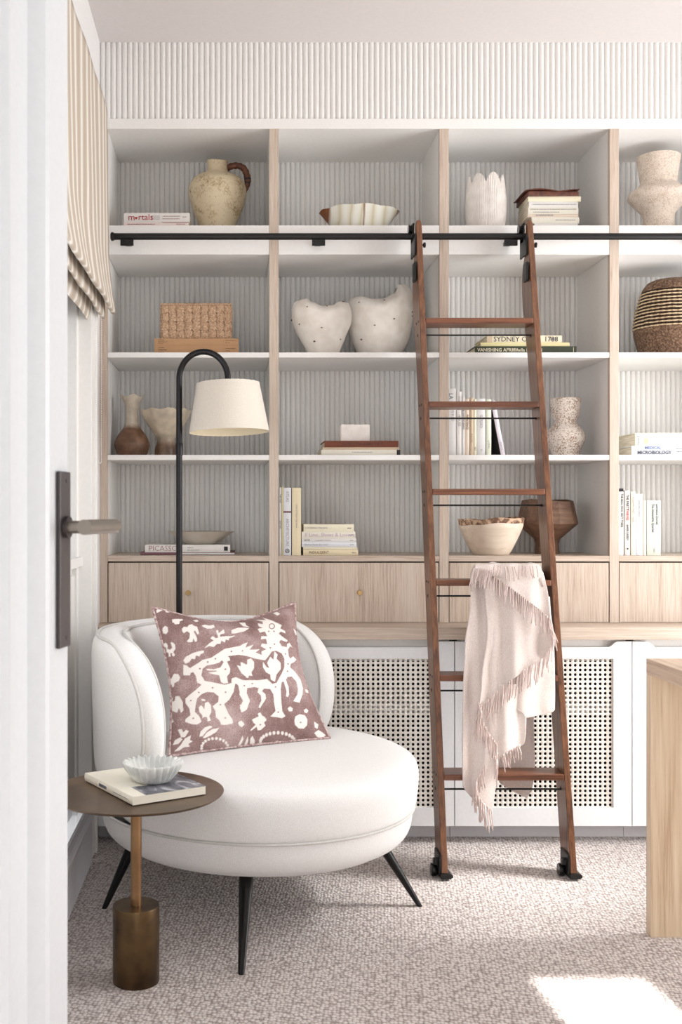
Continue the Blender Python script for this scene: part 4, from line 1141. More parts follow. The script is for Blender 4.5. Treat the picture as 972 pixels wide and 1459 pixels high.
# ================================================================ THROW OVER THE LADDER
def drape(px, py, off):
    z = .8
    for _ in range(5):
        Z = D + lfront(z) - off; z = H + (VY - py) * Z / F
    return Vector(((px - VX) * Z / F, Z - D, z))
thr = thing('throw_blanket', 'blush pink wool throw with long fringes draped over the ladder', 'throw', tuple(drape(715, 830, .02)))
tinv = Matrix.Translation(-Vector(thr.location))
layers = {
 # rows of (py, left px, right px), offset in front of the rails, fold count, fold depth
 'back_left': ([(812, 673, 716), (830, 671, 716), (866, 670.5, 716), (909, 663.5, 716), (981, 660.5, 713), (1050, 659, 706), (1068, 659, 702), (1100, 659.3, 692), (1122, 660, 685), (1130, 667, 681), (1137, 673, 677)], .022, 1.6, .011, 2.0),
 'right': ([(850, 742, 783), (880, 738, 785), (895, 735, 786), (918, 730, 789), (940, 725, 790), (964, 722, 790.6), (990, 722, 790.8), (1011, 735, 790.3), (1014, 742, 789), (1018, 746, 772), (1023, 749, 752)], .016, 1.1, .009, .4),
 'middle': ([(811, 678, 771), (838, 690, 780), (866, 692, 784), (890, 694, 787), (905, 694, 790), (921, 692.5, 788.5), (937, 690, 775), (950, 688, 755), (966, 686.5, 733), (980, 686, 716), (995, 684, 700), (1007, 682.5, 684)], .040, 1.5, .014, -.9),
 'lower': ([(975, 684, 735), (1000, 683, 748), (1010, 684, 750), (1025, 684, 750), (1036, 689, 750), (1045, 696, 749.5), (1055, 703, 748.5), (1061, 708, 746.5), (1070, 708, 727), (1078, 708, 713), (1090, 707.5, 710), (1100, 707, 709)], .030, 1.4, .010, 1.2),
 'tail': ([(1035, 690, 708), (1060, 690, 709), (1085, 690, 709.5), (1100, 686, 709), (1112, 681, 708), (1125, 675, 706), (1135, 680, 704.5), (1145, 688, 703), (1154, 697, 701)], .034, .9, .006, .5),
 'flap': ([(804, 677, 768), (811, 676, 771), (815, 698, 773), (822, 704, 776), (834, 722, 778.5), (846, 738, 781), (858, 754, 782.5), (870, 770, 783.8), (882, 783.8, 785)], .062, 1.3, .008, .2),
 'behind': ([(812, 676, 770), (900, 690, 772), (1000, 700, 770), (1022, 704, 761), (1068, 708, 762), (1085, 709, 763), (1115, 711, 760), (1122, 722, 758), (1130, 736, 755), (1137, 750, 751)], -.112, 1.2, .006, .9),
}
tops = {}
mb = MB()
def layer(rows, off, nf, amp, ph, nu=40, nv=60):
    ys = [r[0] for r in rows]; L = [r[1] for r in rows]; R = [r[2] for r in rows]
    def fn(u, v):
        py = ys[0] + (ys[-1] - ys[0]) * v
        l = float(np.interp(py, ys, L)); r = float(np.interp(py, ys, R)); px = l + (r - l) * u
        g = min(1, .25 + (py - 805) / 160)
        o = off + amp * g * math.sin(2*PI*nf*(px - 660)/90*1.0 + ph + (py - 820) * .006) + amp * .35 * math.sin(2*PI*nf*2.3*(px - 660)/90 + ph*2 - (py - 820) * .011)
        o += .004 * noise3(px*.06, py*.03, ph)
        return drape(px, py, o)
    mb.grid(nu, nv, fn)
for k, (rows, off, nf, amp, ph) in layers.items(): layer(rows, off, nf, amp, ph)
# over the tread: a bunched roll joining the front sheets to the sheet behind
tp = [(670, 820), (676, 807), (684, 804), (700, 802.5), (716, 804), (735, 804), (752, 803), (765, 804.5), (771, 811), (775, 818)]
for q, (lift, o0) in enumerate(((0, .060), (3.5, .042), (7, .026))):
    def cap(u, v, lift=lift, o0=o0):
        px = 671 + (774 - 671) * u
        py = float(np.interp(px, [a for a, b in tp], [b for a, b in tp])) + lift + 1.2 * math.sin(px * .23 + q)
        a = PI * v
        o = (o0 - .112) / 2 + (o0 + .112) / 2 * math.cos(a)
        return drape(px, py + 9 - 9 * math.sin(a) ** .6 + (10 if v in (0, 1) else 0), o)
    mb.grid(44, 16, cap)
tb = mb.build('blanket', 'throw', thr, smooth=True, sharp=0); tb.matrix_parent_inverse = tinv
solidify(tb, .0045, 0)
fr = MB()
def fringe(poly, off, n, l0, l1, lean=0, spread=2.0, r=.0018):
    seg = [math.dist(a, b) for a, b in zip(poly, poly[1:])]; tot = sum(seg)
    n = int(n * .85)
    for i in range(n):
        s = tot * (i + .5 + random.uniform(-.25, .25)) / n; k = 0
        while k < len(seg) - 1 and s > seg[k]: s -= seg[k]; k += 1
        t = min(1, max(0, s / seg[k])); a, b = poly[k], poly[k+1]
        x, y = a[0] + (b[0] - a[0]) * t, a[1] + (b[1] - a[1]) * t
        ln = random.uniform(l0, l1); dx = lean + random.uniform(-spread, spread); ph = random.uniform(0, 6); o0 = off + random.uniform(0, .010)
        m_ = 7; pts = []
        for j in range(m_ + 1):
            q = j / m_
            pts.append(drape(x + dx * q + .9 * math.sin(q * 4 + ph) * q, y - 1.5 + ln * q, o0 + .004 * math.sin(q * 3 + ph)))
        fr.tube(pts, [r * (1.0 if j < m_ else .55) * (1 + .25 * math.sin(j * 2.2 + ph)) for j in range(m_ + 1)], 6)
fringe([(674, 811), (690, 812), (702, 814)], .070, 13, 20, 30, -5, 2)
fringe([(702, 806), (720, 809), (745, 808), (767, 808)], .078, 16, 14, 22, 1, 3)
fringe([(704, 822), (722, 834), (738, 846), (754, 858), (770, 870), (784, 882)], .070, 32, 22, 32, -1, 3)
fringe([(777, 876), (786, 886)], .070, 9, 34, 52, 10, 4)
fringe([(788, 918), (775, 938), (755, 950), (733, 966), (716, 980), (700, 995), (683, 1007)], .052, 46, 24, 36, -4, 3.5)
fringe([(682, 1000), (686, 1014)], .054, 10, 34, 50, -5, 3)
fringe([(684, 1012), (690, 1034), (700, 1050), (709, 1062)], .050, 22, 22, 32, -2, 3)
fringe([(708, 1060), (709, 1092)], .050, 8, 26, 38, -2, 2)
fringe([(692, 1090), (686, 1100), (680, 1112), (675, 1124)], .048, 16, 20, 32, -1, 3)
fringe([(673, 1124), (682, 1136), (692, 1148), (701, 1154)], .046, 20, 26, 40, 3, 3)
fringe([(742, 1061), (727, 1070), (714, 1079)], .044, 16, 15, 24, 3, 3)
fo = fr.build('fringe', 'throw_fringe', thr, smooth=True, sharp=0); fo.matrix_parent_inverse = tinv; fo['kind'] = 'stuff'

# ================================================================ ARMCHAIR
CX, CY = .06, -.645
RHO = math.radians(142)                                  # direction of the middle of the back
ch = thing('lounge_chair', 'white linen tub lounge chair with a curved wrap-round back and black tapered legs', 'chair', (CX, CY, 0))
def pol(r, a): return (r * math.cos(a), r * math.sin(a))
def seat_r(a, z):
    # plan is a circle a little flattened at the sides; the part inside the back is drawn in
    return 1 + .012 * math.cos(2 * (a - RHO))
prof_base = [(.0005, .190), (.34, .190), (.388, .196), (.414, .212), (.429, .240), (.435, .284)]
prof_seat = [(.434, .288), (.441, .296), (.446, .32), (.449, .35), (.450, .376), (.447, .395), (.438, .410), (.415, .422), (.36, .431), (.2, .437), (.0005, .439)]
# the left wing stays proud of the seat; seat top narrows towards the rear so the back fits round it
def sr(r, z, a, k): return (r * seat_r(a, z), z)
MB().lathe(smoothprof(prof_base, 4), 96, rf=sr, cap0=True, cap1=False).build('base_band', 'linen', ch, smooth=True, sharp=0)
def sr2(r, z, a, k):
    d = abs((a - RHO + PI) % (2*PI) - PI)                # angle from the middle of the back
    inn = 1.0
    if d < math.radians(84): inn = 1 - .055 * min(1, (math.radians(84) - d) / .3)
    return (r * seat_r(a, z) * inn, z)
MB().lathe(smoothprof(prof_seat, 4), 96, rf=sr2, cap0=False, cap1=True).build('seat', 'linen', ch, smooth=True, sharp=0)
pts = [(*pol(.4375 * seat_r(2*PI*k/96, 0), 2*PI*k/96), .2865) for k in range(97)]
MB().tube(pts, .0038, 8, caps=False).build('piping', 'welt', ch, smooth=True, sharp=0)
# back
PM = math.radians(90)
zb0, zb1, zc = .355, .770, .535
def phi_end(z):
    q = (z - zc) / ((zb1 - zc) if z > zc else (zc - zb0) * 1.25)
    return PM - math.radians(34) * (1 - math.sqrt(max(0, 1 - min(1, abs(q)) ** 2.4)))
nu, nv = 96, 36
def back(u, v, side):
    s = 2*u - 1; t = v
    s_ = math.copysign(abs(s) ** .9, s)
    zt = zb1 - .012 * abs(s) ** 3
    z = zb0 + (zt - zb0) * t
    ph = s_ * phi_end(z)
    w = (max(0, 1 - abs(s) ** 9)) ** .5 * (max(0, 1 - abs(2*t - 1) ** 11)) ** .5
    ht = .056 * w
    rm = .398 + .012 * t
    if side > 0: r = rm + ht * (1.0 - .12 * (t - .4)**2)
    else: r = rm - ht * (1.0 + .10 * math.sin(PI * t))
    x, y = pol(r, RHO - ph)
    return (x, y, z)
mb = MB().grid(nu, nv, lambda u, v: back(u, v, 1))
mb.grid(nu, nv, lambda u, v: back(1 - u, v, -1))
mb.build('backrest', 'linen', ch, smooth=True, sharp=0, merge=.0005)
for so_, nm in ((1, 'piping'), (-1, 'piping')):
    p = []
    e = .955
    n = 40
    for k in range(n + 1): p.append(back(.5 - e/2, .03 + (.5 + e/2 - .03) * k / n, so_))
    for k in range(1, 81): p.append(back(.5 - e/2 + e * k / 80, .5 + e/2, so_))
    for k in range(1, n + 1): p.append(back(.5 + e/2, (.5 + e/2) - (.5 + e/2 - .03) * k / n, so_))
    # round the corners by smoothing the path
    q = np.array([tuple(a) for a in p])
    for _ in range(9): q[1:-1] = (q[:-2] + q[1:-1] * 2 + q[2:]) / 4
    ctr = np.array([0, 0])
    rr = np.hypot(q[:, 0], q[:, 1]); q[:, 0] *= (rr + .003 * so_) / rr; q[:, 1] *= (rr + .003 * so_) / rr
    MB().tube([tuple(a) for a in q], .0046, 8).build(nm, 'welt', ch, smooth=True, sharp=0)
# legs
feet = [(.0149, -1.141), (.513, -.697), (-.361, -.713), (.137, -.269)]
for fx, fy in feet:
    fx -= CX; fy -= CY
    L = math.hypot(fx, fy); tx, ty = fx / L * .335, fy / L * .335
    if fx > .3: tx, ty = fx / L * .33, fy / L * .33
    a = Vector((fx, fy, .0)); b = Vector((tx, ty, .200))
    mb = MB(); rows = []
    n = 16; v = []
    for k, (p, r) in enumerate(((a, .0075), (a.lerp(b, .04), .0085), (a.lerp(b, .9), .0185), (b, .0195))):
        for i in range(n):
            t = 2*PI*i/n; v.append((p.x + r*math.cos(t), p.y + r*math.sin(t), p.z))
    f = [(j*n+i, j*n+(i+1) % n, (j+1)*n+(i+1) % n, (j+1)*n+i) for j in range(3) for i in range(n)] + [tuple(range(n))[::-1], tuple(range(3*n, 4*n))]
    mb.add(v, f).build('leg', 'legblack', ch, smooth=True, sharp=50)
MB().lathe([(.0005, .1895), (.20, .1895), (.20, .180), (.0005, .180)], 40).build('underside_plate', 'legblack', ch)

# ================================================================ PATTERNED CUSHION
def pa(x, y): return (210 + x / 6.343, 855 + y / 6.343)
def pb(x, y): return (330 + x / 6.703, 855 + y / 6.703)
PA = [ # traced motifs, left crop
 [(80,95),(100,75),(150,68),(150,85),(110,105),(85,118)], [(160,95),(180,78),(200,95),(195,112),(170,112)], [(140,250),(160,232),(185,245),(188,285),(170,308),(142,300),(135,275)],
 [(222,175),(260,170),(320,172),(322,182),(292,192),(290,215),(250,220),(240,205),(228,205)], [(410,183),(450,178),(465,190),(440,198)],
 [(312,262),(330,240),(360,245),(375,225),(405,217),(420,232),(450,240),(468,300),(455,312),(430,275),(420,285),(450,345),(448,372),(432,378),(415,345),(410,378),(370,382),(358,372),(380,345),(385,300),(360,280),(330,300),(318,285)],
 [(150,392),(170,385),(185,410),(182,440),(205,450),(225,430),(210,385),(225,380),(250,400),(255,440),(235,470),(250,495),(240,510),(222,500),(225,480),(205,480),(212,510),(195,512),(190,480),(175,470),(170,430),(142,420)],
 [(490,230),(520,222),(560,230),(600,222),(610,245),(580,258),(540,258),(510,245)], [(620,275),(640,270),(645,300),(690,262),(700,300),(660,310),(655,335),(640,335)],
 [(515,435),(560,390),(600,365),(570,345),(590,325),(620,345),(660,330),(720,325),(795,325),(740,345),(735,365),(710,355),(700,385),(670,365),(660,395),(630,395),(600,425),(560,415)],
 [(325,545),(350,510),(420,475),(470,462),(510,455),(512,475),(480,490),(470,510),(440,500),(430,535),(400,530),(380,560),(345,575)],
 # the big long-legged beast
 [(325,585),(355,590),(385,615),(450,575),(500,540),(580,520),(640,480),(700,440),(780,425),(860,410),(888,385),(888,500),(820,495),(740,505),(690,530),(650,565),(600,580),(540,590),(500,620),(488,680),(520,730),(600,745),(700,765),(760,750),(800,710),(888,730),(888,790),(835,830),(820,760),(795,755),(780,830),(740,900),(695,940),(730,1020),(770,1080),(772,1115),(700,1130),(668,1125),(650,1085),(620,1060),(615,1000),(590,960),(640,920),(645,870),(600,835),(540,830),(490,850),(450,890),(435,960),(430,1010),(470,1050),(490,1100),(450,1125),(400,1122),(340,1100),(345,1075),(390,1040),(380,980),(345,930),(345,890),(390,850),(440,810),(490,765),(450,745),(440,690),(415,650),(390,660),(388,680),(325,680)],
 [(530,620),(600,625),(660,610),(690,560),(670,540),(700,508),(740,515),(750,545),(720,555),(750,620),(745,660),(720,690),(730,750),(690,755),(665,740),(650,680),(600,670),(545,655),(630,645),(625,638),(540,635)],
 [(178,735),(200,700),(215,715),(240,665),(280,668),(296,700),(285,730),(245,750),(240,785),(225,785),(215,760),(180,770)],
 [(190,870),(215,855),(228,890),(225,920),(250,910),(250,870),(290,870),(320,920),(325,1000),(305,1020),(285,975),(270,1018),(245,1010),(225,1000),(215,1060),(240,1100),(200,1125),(200,1000)],
 [(482,895),(515,895),(530,910),(500,912)], [(465,965),(490,950),(515,985),(520,930),(550,918),(575,950),(580,1010),(560,1050),(575,1090),(545,1095),(540,1060),(515,1055),(500,1070),(495,1040),(470,1010)],
 [(818,590),(850,600),(850,560),(888,580),(888,690),(850,660)], [(835,940),(860,960),(888,930),(888,1000),(850,1015)],
 [(470,1235),(480,1190),(520,1150),(570,1135),(590,1145),(540,1180),(500,1230)], [(500,1245),(540,1195),(590,1165),(650,1155),(620,1195),(560,1230),(520,1248)],
 [(275,1170),(310,1165),(325,1195),(350,1170),(375,1185),(340,1240),(305,1240)], [(230,1310),(250,1265),(300,1240),(318,1260),(280,1300)], [(240,1370),(300,1310),(340,1250),(395,1222),(385,1265),(410,1275),(370,1300),(385,1325),(330,1330),(290,1360)],
 [(820,1110),(840,1092),(870,1105),(878,1130),(850,1145),(828,1130)],
]
PB = [
 [(0,285),(60,265),(120,262),(170,270),(120,300),(40,318),(0,320)], [(70,215),(130,215),(140,240),(175,262),(110,250)], [(395,125),(430,112),(465,130),(440,148)],
 # head and neck of the beast with its mane
 [(250,222),(300,230),(295,205),(230,190),(330,190),(290,165),(385,195),(480,240),(465,270),(510,295),(515,318),(470,300),(450,320),(480,345),(535,385),(525,400),(470,380),(455,400),(480,440),(530,450),(530,420),(555,408),(582,455),(560,440),(540,470),(545,530),(560,560),(590,535),(618,570),(600,590),(565,610),(560,640),(610,690),(660,760),(682,840),(678,900),(650,980),(590,965),(630,900),(635,850),(620,780),(575,730),(535,735),(520,760),(545,830),(550,900),(540,925),(520,920),(525,870),(500,780),(480,780),(470,850),(475,960),(485,1060),(515,1110),(480,1128),(445,1120),(370,1112),(420,1060),(405,960),(400,900),(370,850),(310,845),(290,870),(325,900),(330,940),(270,1035),(258,1020),(285,960),(280,910),(248,880),(260,840),(220,830),(150,840),(145,890),(175,960),(145,1050),(110,1050),(98,1075),(80,1030),(110,960),(75,900),(85,840),(40,790),(0,800),(0,750),(40,735),(110,765),(250,765),(340,755),(390,800),(430,790),(480,700),(505,640),(505,560),(480,510),(430,485),(385,490),(350,540),(320,575),(230,560),(150,535),(60,520),(0,520),(0,465),(60,450),(110,420),(155,402),(130,455),(210,425),(170,475),(270,470),(230,500),(290,525),(285,490),(330,470),(280,440),(290,415),(340,420),(330,370),(280,375),(285,345),(340,345),(320,300),(270,310),(250,275),(300,265),(260,250)],
 [(50,620),(90,640),(85,590),(125,625),(150,610),(150,570),(185,555),(215,590),(215,650),(190,690),(200,725),(165,720),(160,745),(140,740),(130,705),(90,690)],
 [(300,590),(335,640),(360,650),(340,600),(370,540),(400,570),(410,490),(440,520),(430,560),(470,600),(470,660),(430,710),(415,780),(375,760),(370,710),(330,690),(300,640)],
 [(590,270),(620,300),(640,360),(610,330)], [(535,1035),(560,1015),(585,1035),(580,1060),(550,1062)], [(690,1050),(715,1035),(735,1055),(720,1080),(695,1072)],
 [(600,1150),(610,1110),(650,1090),(700,1100),(725,1140),(722,1195),(690,1228),(640,1225),(605,1190)],
 [(195,1140),(230,1125),(260,1110),(250,1085),(275,1072),(290,1100),(320,1120),(335,1145),(310,1170),(325,1200),(280,1240),(250,1245),(240,1210),(185,1250),(180,1240),(230,1190),(205,1165)],
 [(65,1165),(95,1150),(120,1180),(100,1215),(75,1200)], [(0,1150),(15,1160),(0,1190)],
 [(55,1400),(90,1330),(105,1295),(115,1330),(85,1390)], [(115,1395),(140,1340),(155,1298),(160,1340),(145,1390)], [(175,1390),(180,1320),(200,1295),(222,1340),(220,1388)],
 [(790,1270),(830,1240),(870,1265),(900,1290),(860,1330),(820,1310)], [(415,1350),(440,1342),(450,1360),(430,1370)], [(700,850),(730,860),(735,890),(710,880)], [(790,1160),(830,1190),(820,1230),(795,1215)],
]
for k in range(14):                                      # the two arcs of dots along the hem
    a = math.radians(200 - k * 14); PB.append([(440 + 165*math.cos(a) + 15*math.cos(2*PI*i/8), 1355 - 88*math.sin(a) + 19*math.sin(2*PI*i/8)) for i in range(8)])
for k in range(11):
    a = math.radians(185 - k * 17); PA.append([(610 + 120*math.cos(a) + 13*math.cos(2*PI*i/8), 1335 - 85*math.sin(a) + 14*math.sin(2*PI*i/8)) for i in range(8)])
polys = [[pa(*p) for p in q] for q in PA] + [[pb(*p) for p in q] for q in PB]
HOLES = [[pb(355 + 30 + 30*math.cos(2*PI*i/14), 250 + 29*math.sin(2*PI*i/14)) for i in range(14)]]
EYE = [[pb(385 + 20*math.cos(2*PI*i/14), 250 + 20*math.sin(2*PI*i/14)) for i in range(14)]]
for (x, y) in ((475,620),(545,560),(615,530),(760,465),(590,792),(707,832),(393,908),(705,625),(465,835),(415,1068),(660,945),(705,1065)): HOLES.append([pa(x + 9*math.cos(2*PI*i/6), y + 8*math.sin(2*PI*i/6)) for i in range(6)])
for (x, y) in ((105,485),(410,420),(370,455),(540,610),(535,680),(420,830),(122,818),(198,797),(445,1070),(275,1190),(660,1168),(355,298),(405,298),(515,515)): HOLES.append([pb(x + 9*math.cos(2*PI*i/6), y + 8*math.sin(2*PI*i/6)) for i in range(6)])
def inside(poly, X, Y):
    r = np.zeros(X.shape, bool); n = len(poly)
    for i in range(n):
        x0, y0 = poly[i]; x1, y1 = poly[(i + 1) % n]
        c = ((y0 > Y) != (y1 > Y))
        with np.errstate(divide='ignore', invalid='ignore'):
            r ^= c & (X < (x1 - x0) * (Y - y0) / ((y1 - y0) if y1 != y0 else 1e-9) + x0)
    return r
BL, BR = at(241, 1077, 2.90 - D), at(470, 1051, 3.14 - D)
TLc, TRc = at(217, 866, 3.10 - D), at(420, 860, 3.34 - D)
nrm = (BR - BL).cross(TLc - BL).normalized()              # towards the back or front
if nrm.y > 0: nrm = -nrm
cen = (BL + BR + TLc + TRc) / 4
cu = thing('patterned_cushion', 'square dusty-mauve cushion printed with cream animal figures, resting on the white chair', 'cushion', tuple((BL + BR) / 2))
cinv = Matrix.Translation(-Vector(cu.location))
def cpt(u, v, side):
    uu = u + .055 * math.sin(PI * v) * (1 - u) ** 2 - .075 * math.sin(PI * v) * u ** 2
    vv = v - (.125 * math.sin(PI * u) ** 1.2) * v ** 2.2 + .012 * math.sin(PI * u) * (1 - v) ** 2
    p = BL * (1-uu)*(1-vv) + BR * uu*(1-vv) + TLc * (1-uu)*vv + TRc * uu*vv
    w = (max(0, 1 - abs(2*u-1) ** 2.6) * max(0, 1 - abs(2*v-1) ** 2.6)) ** .62
    t = (.072 if side > 0 else .062) * w
    t += .004 * w * noise3(u*4, v*4, 1.7 + side)
    return p + nrm * t * side
N = 300
v = []; 
for j in range(N + 1):
    for i in range(N + 1):
        v.append(cpt(i / N, j / N, 1))
f = [(j*(N+1)+i, j*(N+1)+i+1, (j+1)*(N+1)+i+1, (j+1)*(N+1)+i) for j in range(N) for i in range(N)]
fb = MB().add(v, f)
o = len(fb.v); K = 40
fb.grid(K, K, lambda u, w: cpt(u, w, -1))
def cushion_mat():
    m_, nt = base_mat('printed_linen', (150, 112, 112), .9)
    at_ = nt.n('ShaderNodeAttribute', attribute_name='print')
    vv = coords(nt)
    a = nt.n('ShaderNodeTexNoise', Scale=9.0, Detail=6, Roughness=.6); nt.l(vv, a.inputs['Vector'])
    b_ = nt.n('ShaderNodeTexNoise', Scale=330.0, Detail=3); nt.l(vv, b_.inputs['Vector'])
    ad = nt.n('ShaderNodeMath', operation='MULTIPLY_ADD'); ad.inputs[1].default_value = .55; nt.l(b_.outputs['Fac'], ad.inputs[0]); nt.l(a.outputs['Fac'], ad.inputs[2])
    g = ramp(nt, ad.outputs[0], [(.55, (114, 86, 82)), (.78, (144, 117, 114)), (1.0, (178, 156, 153))])
    mx = nt.n('ShaderNodeMix', data_type='RGBA'); nt.l(at_.outputs['Fac'], mx.inputs[0]); nt.l(g, mx.inputs[6]); mx.inputs[7].default_value = lin((228, 222, 216))
    nt.l(mx.outputs[2], nt.b.inputs['Base Color']); bump(nt, b_.outputs['Fac'], .2, .001); M['print'] = m_
cushion_mat()
cb = fb.build('cover', 'print', cu, smooth=True, sharp=0); cb.matrix_parent_inverse = cinv
me = cb.data
co_ = np.empty(len(me.vertices) * 3); me.vertices.foreach_get('co', co_); co_ = co_.reshape(-1, 3)
Zc = co_[:, 1] + D; X = VX + F * co_[:, 0] / Zc; Y = VY - F * (co_[:, 2] - H) / Zc
acc = np.zeros(len(co_))
for (ox_, oy_) in ((-.22, -.22), (.22, -.22), (-.22, .22), (.22, .22)):
    k = np.zeros(len(co_), bool)
    for q in polys: k |= inside(q, X + ox_, Y + oy_)
    for q in HOLES: k &= ~inside(q, X + ox_, Y + oy_)
    for q in EYE: k |= inside(q, X + ox_, Y + oy_)
    acc += k
acc[o:] = 0
at_ = me.attributes.new('print', 'FLOAT', 'POINT'); at_.data.foreach_set('value', (acc / 4).astype(np.float32))
edge = [cpt(k/60, 0, 1) for k in range(60)] + [cpt(1, k/60, 1) for k in range(60)] + [cpt(1 - k/60, 1, 1) for k in range(60)] + [cpt(0, 1 - k/60, 1) for k in range(61)]
M['cord'] = mottled('cushion_piping', (206, 188, 184), (140, 104, 104), 120, .9, .3, .002)
pi_ = MB().tube(edge, .0042, 8, caps=False).build('piping', 'cord', cu, smooth=True, sharp=0); pi_.matrix_parent_inverse = cinv

# ================================================================ FLOOR LAMP
LX, LYy = -.181, -.2
fl = thing('floor_lamp', 'black arched floor lamp with a cream drum shade, standing behind the chair', 'floor lamp', (LX, LYy, 0))
MB().lathe([(.0005, 0), (.118, 0), (.12, .004), (.12, .014), (.116, .018), (.02, .020), (.014, .03), (.0005, .03)], 48).build('base', 'lampblack', fl, smooth=True)
R = .0790; zs = zat(540, LYy)
pts = [(0, 0, .02), (0, 0, .6), (0, 0, 1.2), (0, 0, zs - .05)] + [(R - R * math.cos(PI * k / 28), 0, zs + 1.12 * R * math.sin(PI * k / 28)) for k in range(29)] + [(2*R, 0, zs - .004)]
pts[4:5] = [(0, 0, zs)]
MB().tube(pts, [.0102] * 3 + [.0098] * (len(pts) - 3), 18).build('pole', 'lampblack', fl, smooth=True)
MB().lathe([(.0112, zat(640, LYy) - .02), (.0118, zat(640, LYy) - .018), (.0118, zat(640, LYy) + .018), (.0112, zat(640, LYy) + .02)], 20).build('pole_collar', 'lampblack', fl, smooth=True)
MB().lathe([(.0008, .012), (.0095, .012), (.0105, .006), (.0105, -.002), (.017, -.012), (.017, -.016), (.004, -.018), (.004, -.05), (.0008, -.05)], 24, c=(2*R, 0, zs - .010)).build('socket_cap', 'lampblack', fl, smooth=True)
zt_, zb_ = zat(546.5, LYy), zat(616, LYy); Rt, Rb = 45*mpp(LYy), 57*mpp(LYy)
sh = MB().lathe([(Rb - .0008, zb_), (Rb, zb_), (Rb, zb_ + .004), (Rt + .0005, zt_ - .004), (Rt, zt_), (Rt - .0008, zt_)], 72, cap0=False, cap1=False)
ln = MB().lathe([(Rb - .0009, zb_), (Rt - .0009, zt_)], 72, cap0=False, cap1=False)
sp = MB()
for k in range(3):
    a = 2*PI*k/3 + .4; sp.tube([(.003*math.cos(a), .003*math.sin(a), zt_ - .012), ((Rt - .001)*math.cos(a), (Rt - .001)*math.sin(a), zt_ - .003)], .0014, 6)
bu = MB().lathe(smoothprof([(.0005, -.075), (.014, -.068), (.022, -.052), (.020, -.036), (.013, -.022), (.012, -.006), (.0005, -.004)], 5), 24, c=(0, 0, zt_ - .02))
tl = Matrix.Translation((2*R, 0, zt_)) @ Matrix.Rotation(math.radians(-1.4), 4, 'Y') @ Matrix.Rotation(math.radians(-1.6), 4, 'X') @ Matrix.Translation((0, 0, -zt_))
M['opal'] = plain('opal_bulb', (244, 240, 230), .3)
for mb, nm, mt in ((sh, 'lamp_shade', 'shade'), (ln, 'shade_lining', 'shade_in'), (sp, 'shade_ring', 'lampblack'), (bu, 'bulb', 'opal')):
    mb.v = [tuple(tl @ Vector(p)) for p in mb.v]
    mb.build(nm, mt, fl, smooth=True)
cd = smoothprof([(-.10, .02, .004), (-.16, .06, .004), (-.21, .10, .0045), (-.235, .135, .02), (-.252, .14, .07), (-.258, .142, .10)], 6)
MB().tube([p for p in cd], .003, 8).build('cord', 'black', fl, smooth=True)

# ================================================================ SIDE TABLE AND WHAT STANDS ON IT
SXx, SYy = -.231, -1.177
st = thing('side_table', 'round bronze side table on a thick cylinder foot, beside the white chair', 'side table', (SXx, SYy, 0))
zt = .443
MB().lathe([(.0005, zt - .007), (.17, zt - .007), (.196, zt - .006), (.2035, zt - .001), (.205, zt + .0012), (.2035, zt + .0015), (.199, zt), (.0005, zt)], 96).build('table_top', 'bronze', st, smooth=True, sharp=50)
MB().lathe([(.0005, .17), (.0128, .17), (.0128, zt - .0072), (.0005, zt - .0072)], 32).build('stem', 'bronze_pole', st, smooth=True)
MB().lathe([(.0005, 0), (.0535, 0), (.0545, .002), (.0545, .175), (.0535, .178), (.0005, .178)], 64).build('base', 'bronze_dark', st, smooth=True, sharp=50)
b = book('white paperback with a grey cover picture lying on the bronze side table', .262, .188, .0185, 'bk_pale', (-.296, -1.198, zt + .0016), rotz=math.radians(-58.5), soft=True, page='bk_pale')
def cover_pic():
    m_, nt = base_mat('cover_photo_print', (120, 120, 126), .45)
    vv = coords(nt, (1, 1.6, 1))
    a = nt.n('ShaderNodeTexNoise', Scale=13.0, Detail=4, Distortion=1.4); nt.l(vv, a.inputs['Vector'])
    c = ramp(nt, a.outputs['Fac'], [(.36, (70, 70, 78)), (.5, (118, 118, 126)), (.62, (176, 176, 182)), (.72, (222, 220, 218))])
    nt.l(c, nt.b.inputs['Base Color']); M['cover_photo'] = m_
cover_pic()
mb = MB().prism([(.131, .034), (.131, .1878), (-.005, .1878), (.01, .13), (.055, .075), (.05, .036)], lambda p: (p[0], p[1], .0184), lambda p: (p[0], p[1], .0190))
mb.build('cover_picture', 'cover_photo', b)
bars(b, 'ink_navy', [(-.045, -.005, .006, .0125), (.03, .11, .0085, .0095)])
M['marble'] = mottled('pale_marble', (232, 232, 228), (200, 203, 200), 26, .35, .05, .001, detail=8)
nlob = 26
def pleat(r, z, a, k):
    s = math.cos(nlob * a)
    g = min(1, max(0, (z - .004) * 40))
    return (r * (1 + .075 * s * g), z + .0018 * s * g * (z / .036))
P = [(.0005, 0), (.040, 0), (.044, .002), (.053, .014), (.062, .028), (.0675, .041), (.066, .044), (.062, .0435), (.054, .028), (.044, .014), (.036, .008), (.0005, .007)]
o = MB().lathe(P, 264, rf=pleat).build('fluted_dish', 'marble', smooth=True, sharp=70, loc=(-.193, -1.162, zt + .0016 + .0192))
tag(o, 'small pleated pale marble dish standing on the paperback', 'dish')

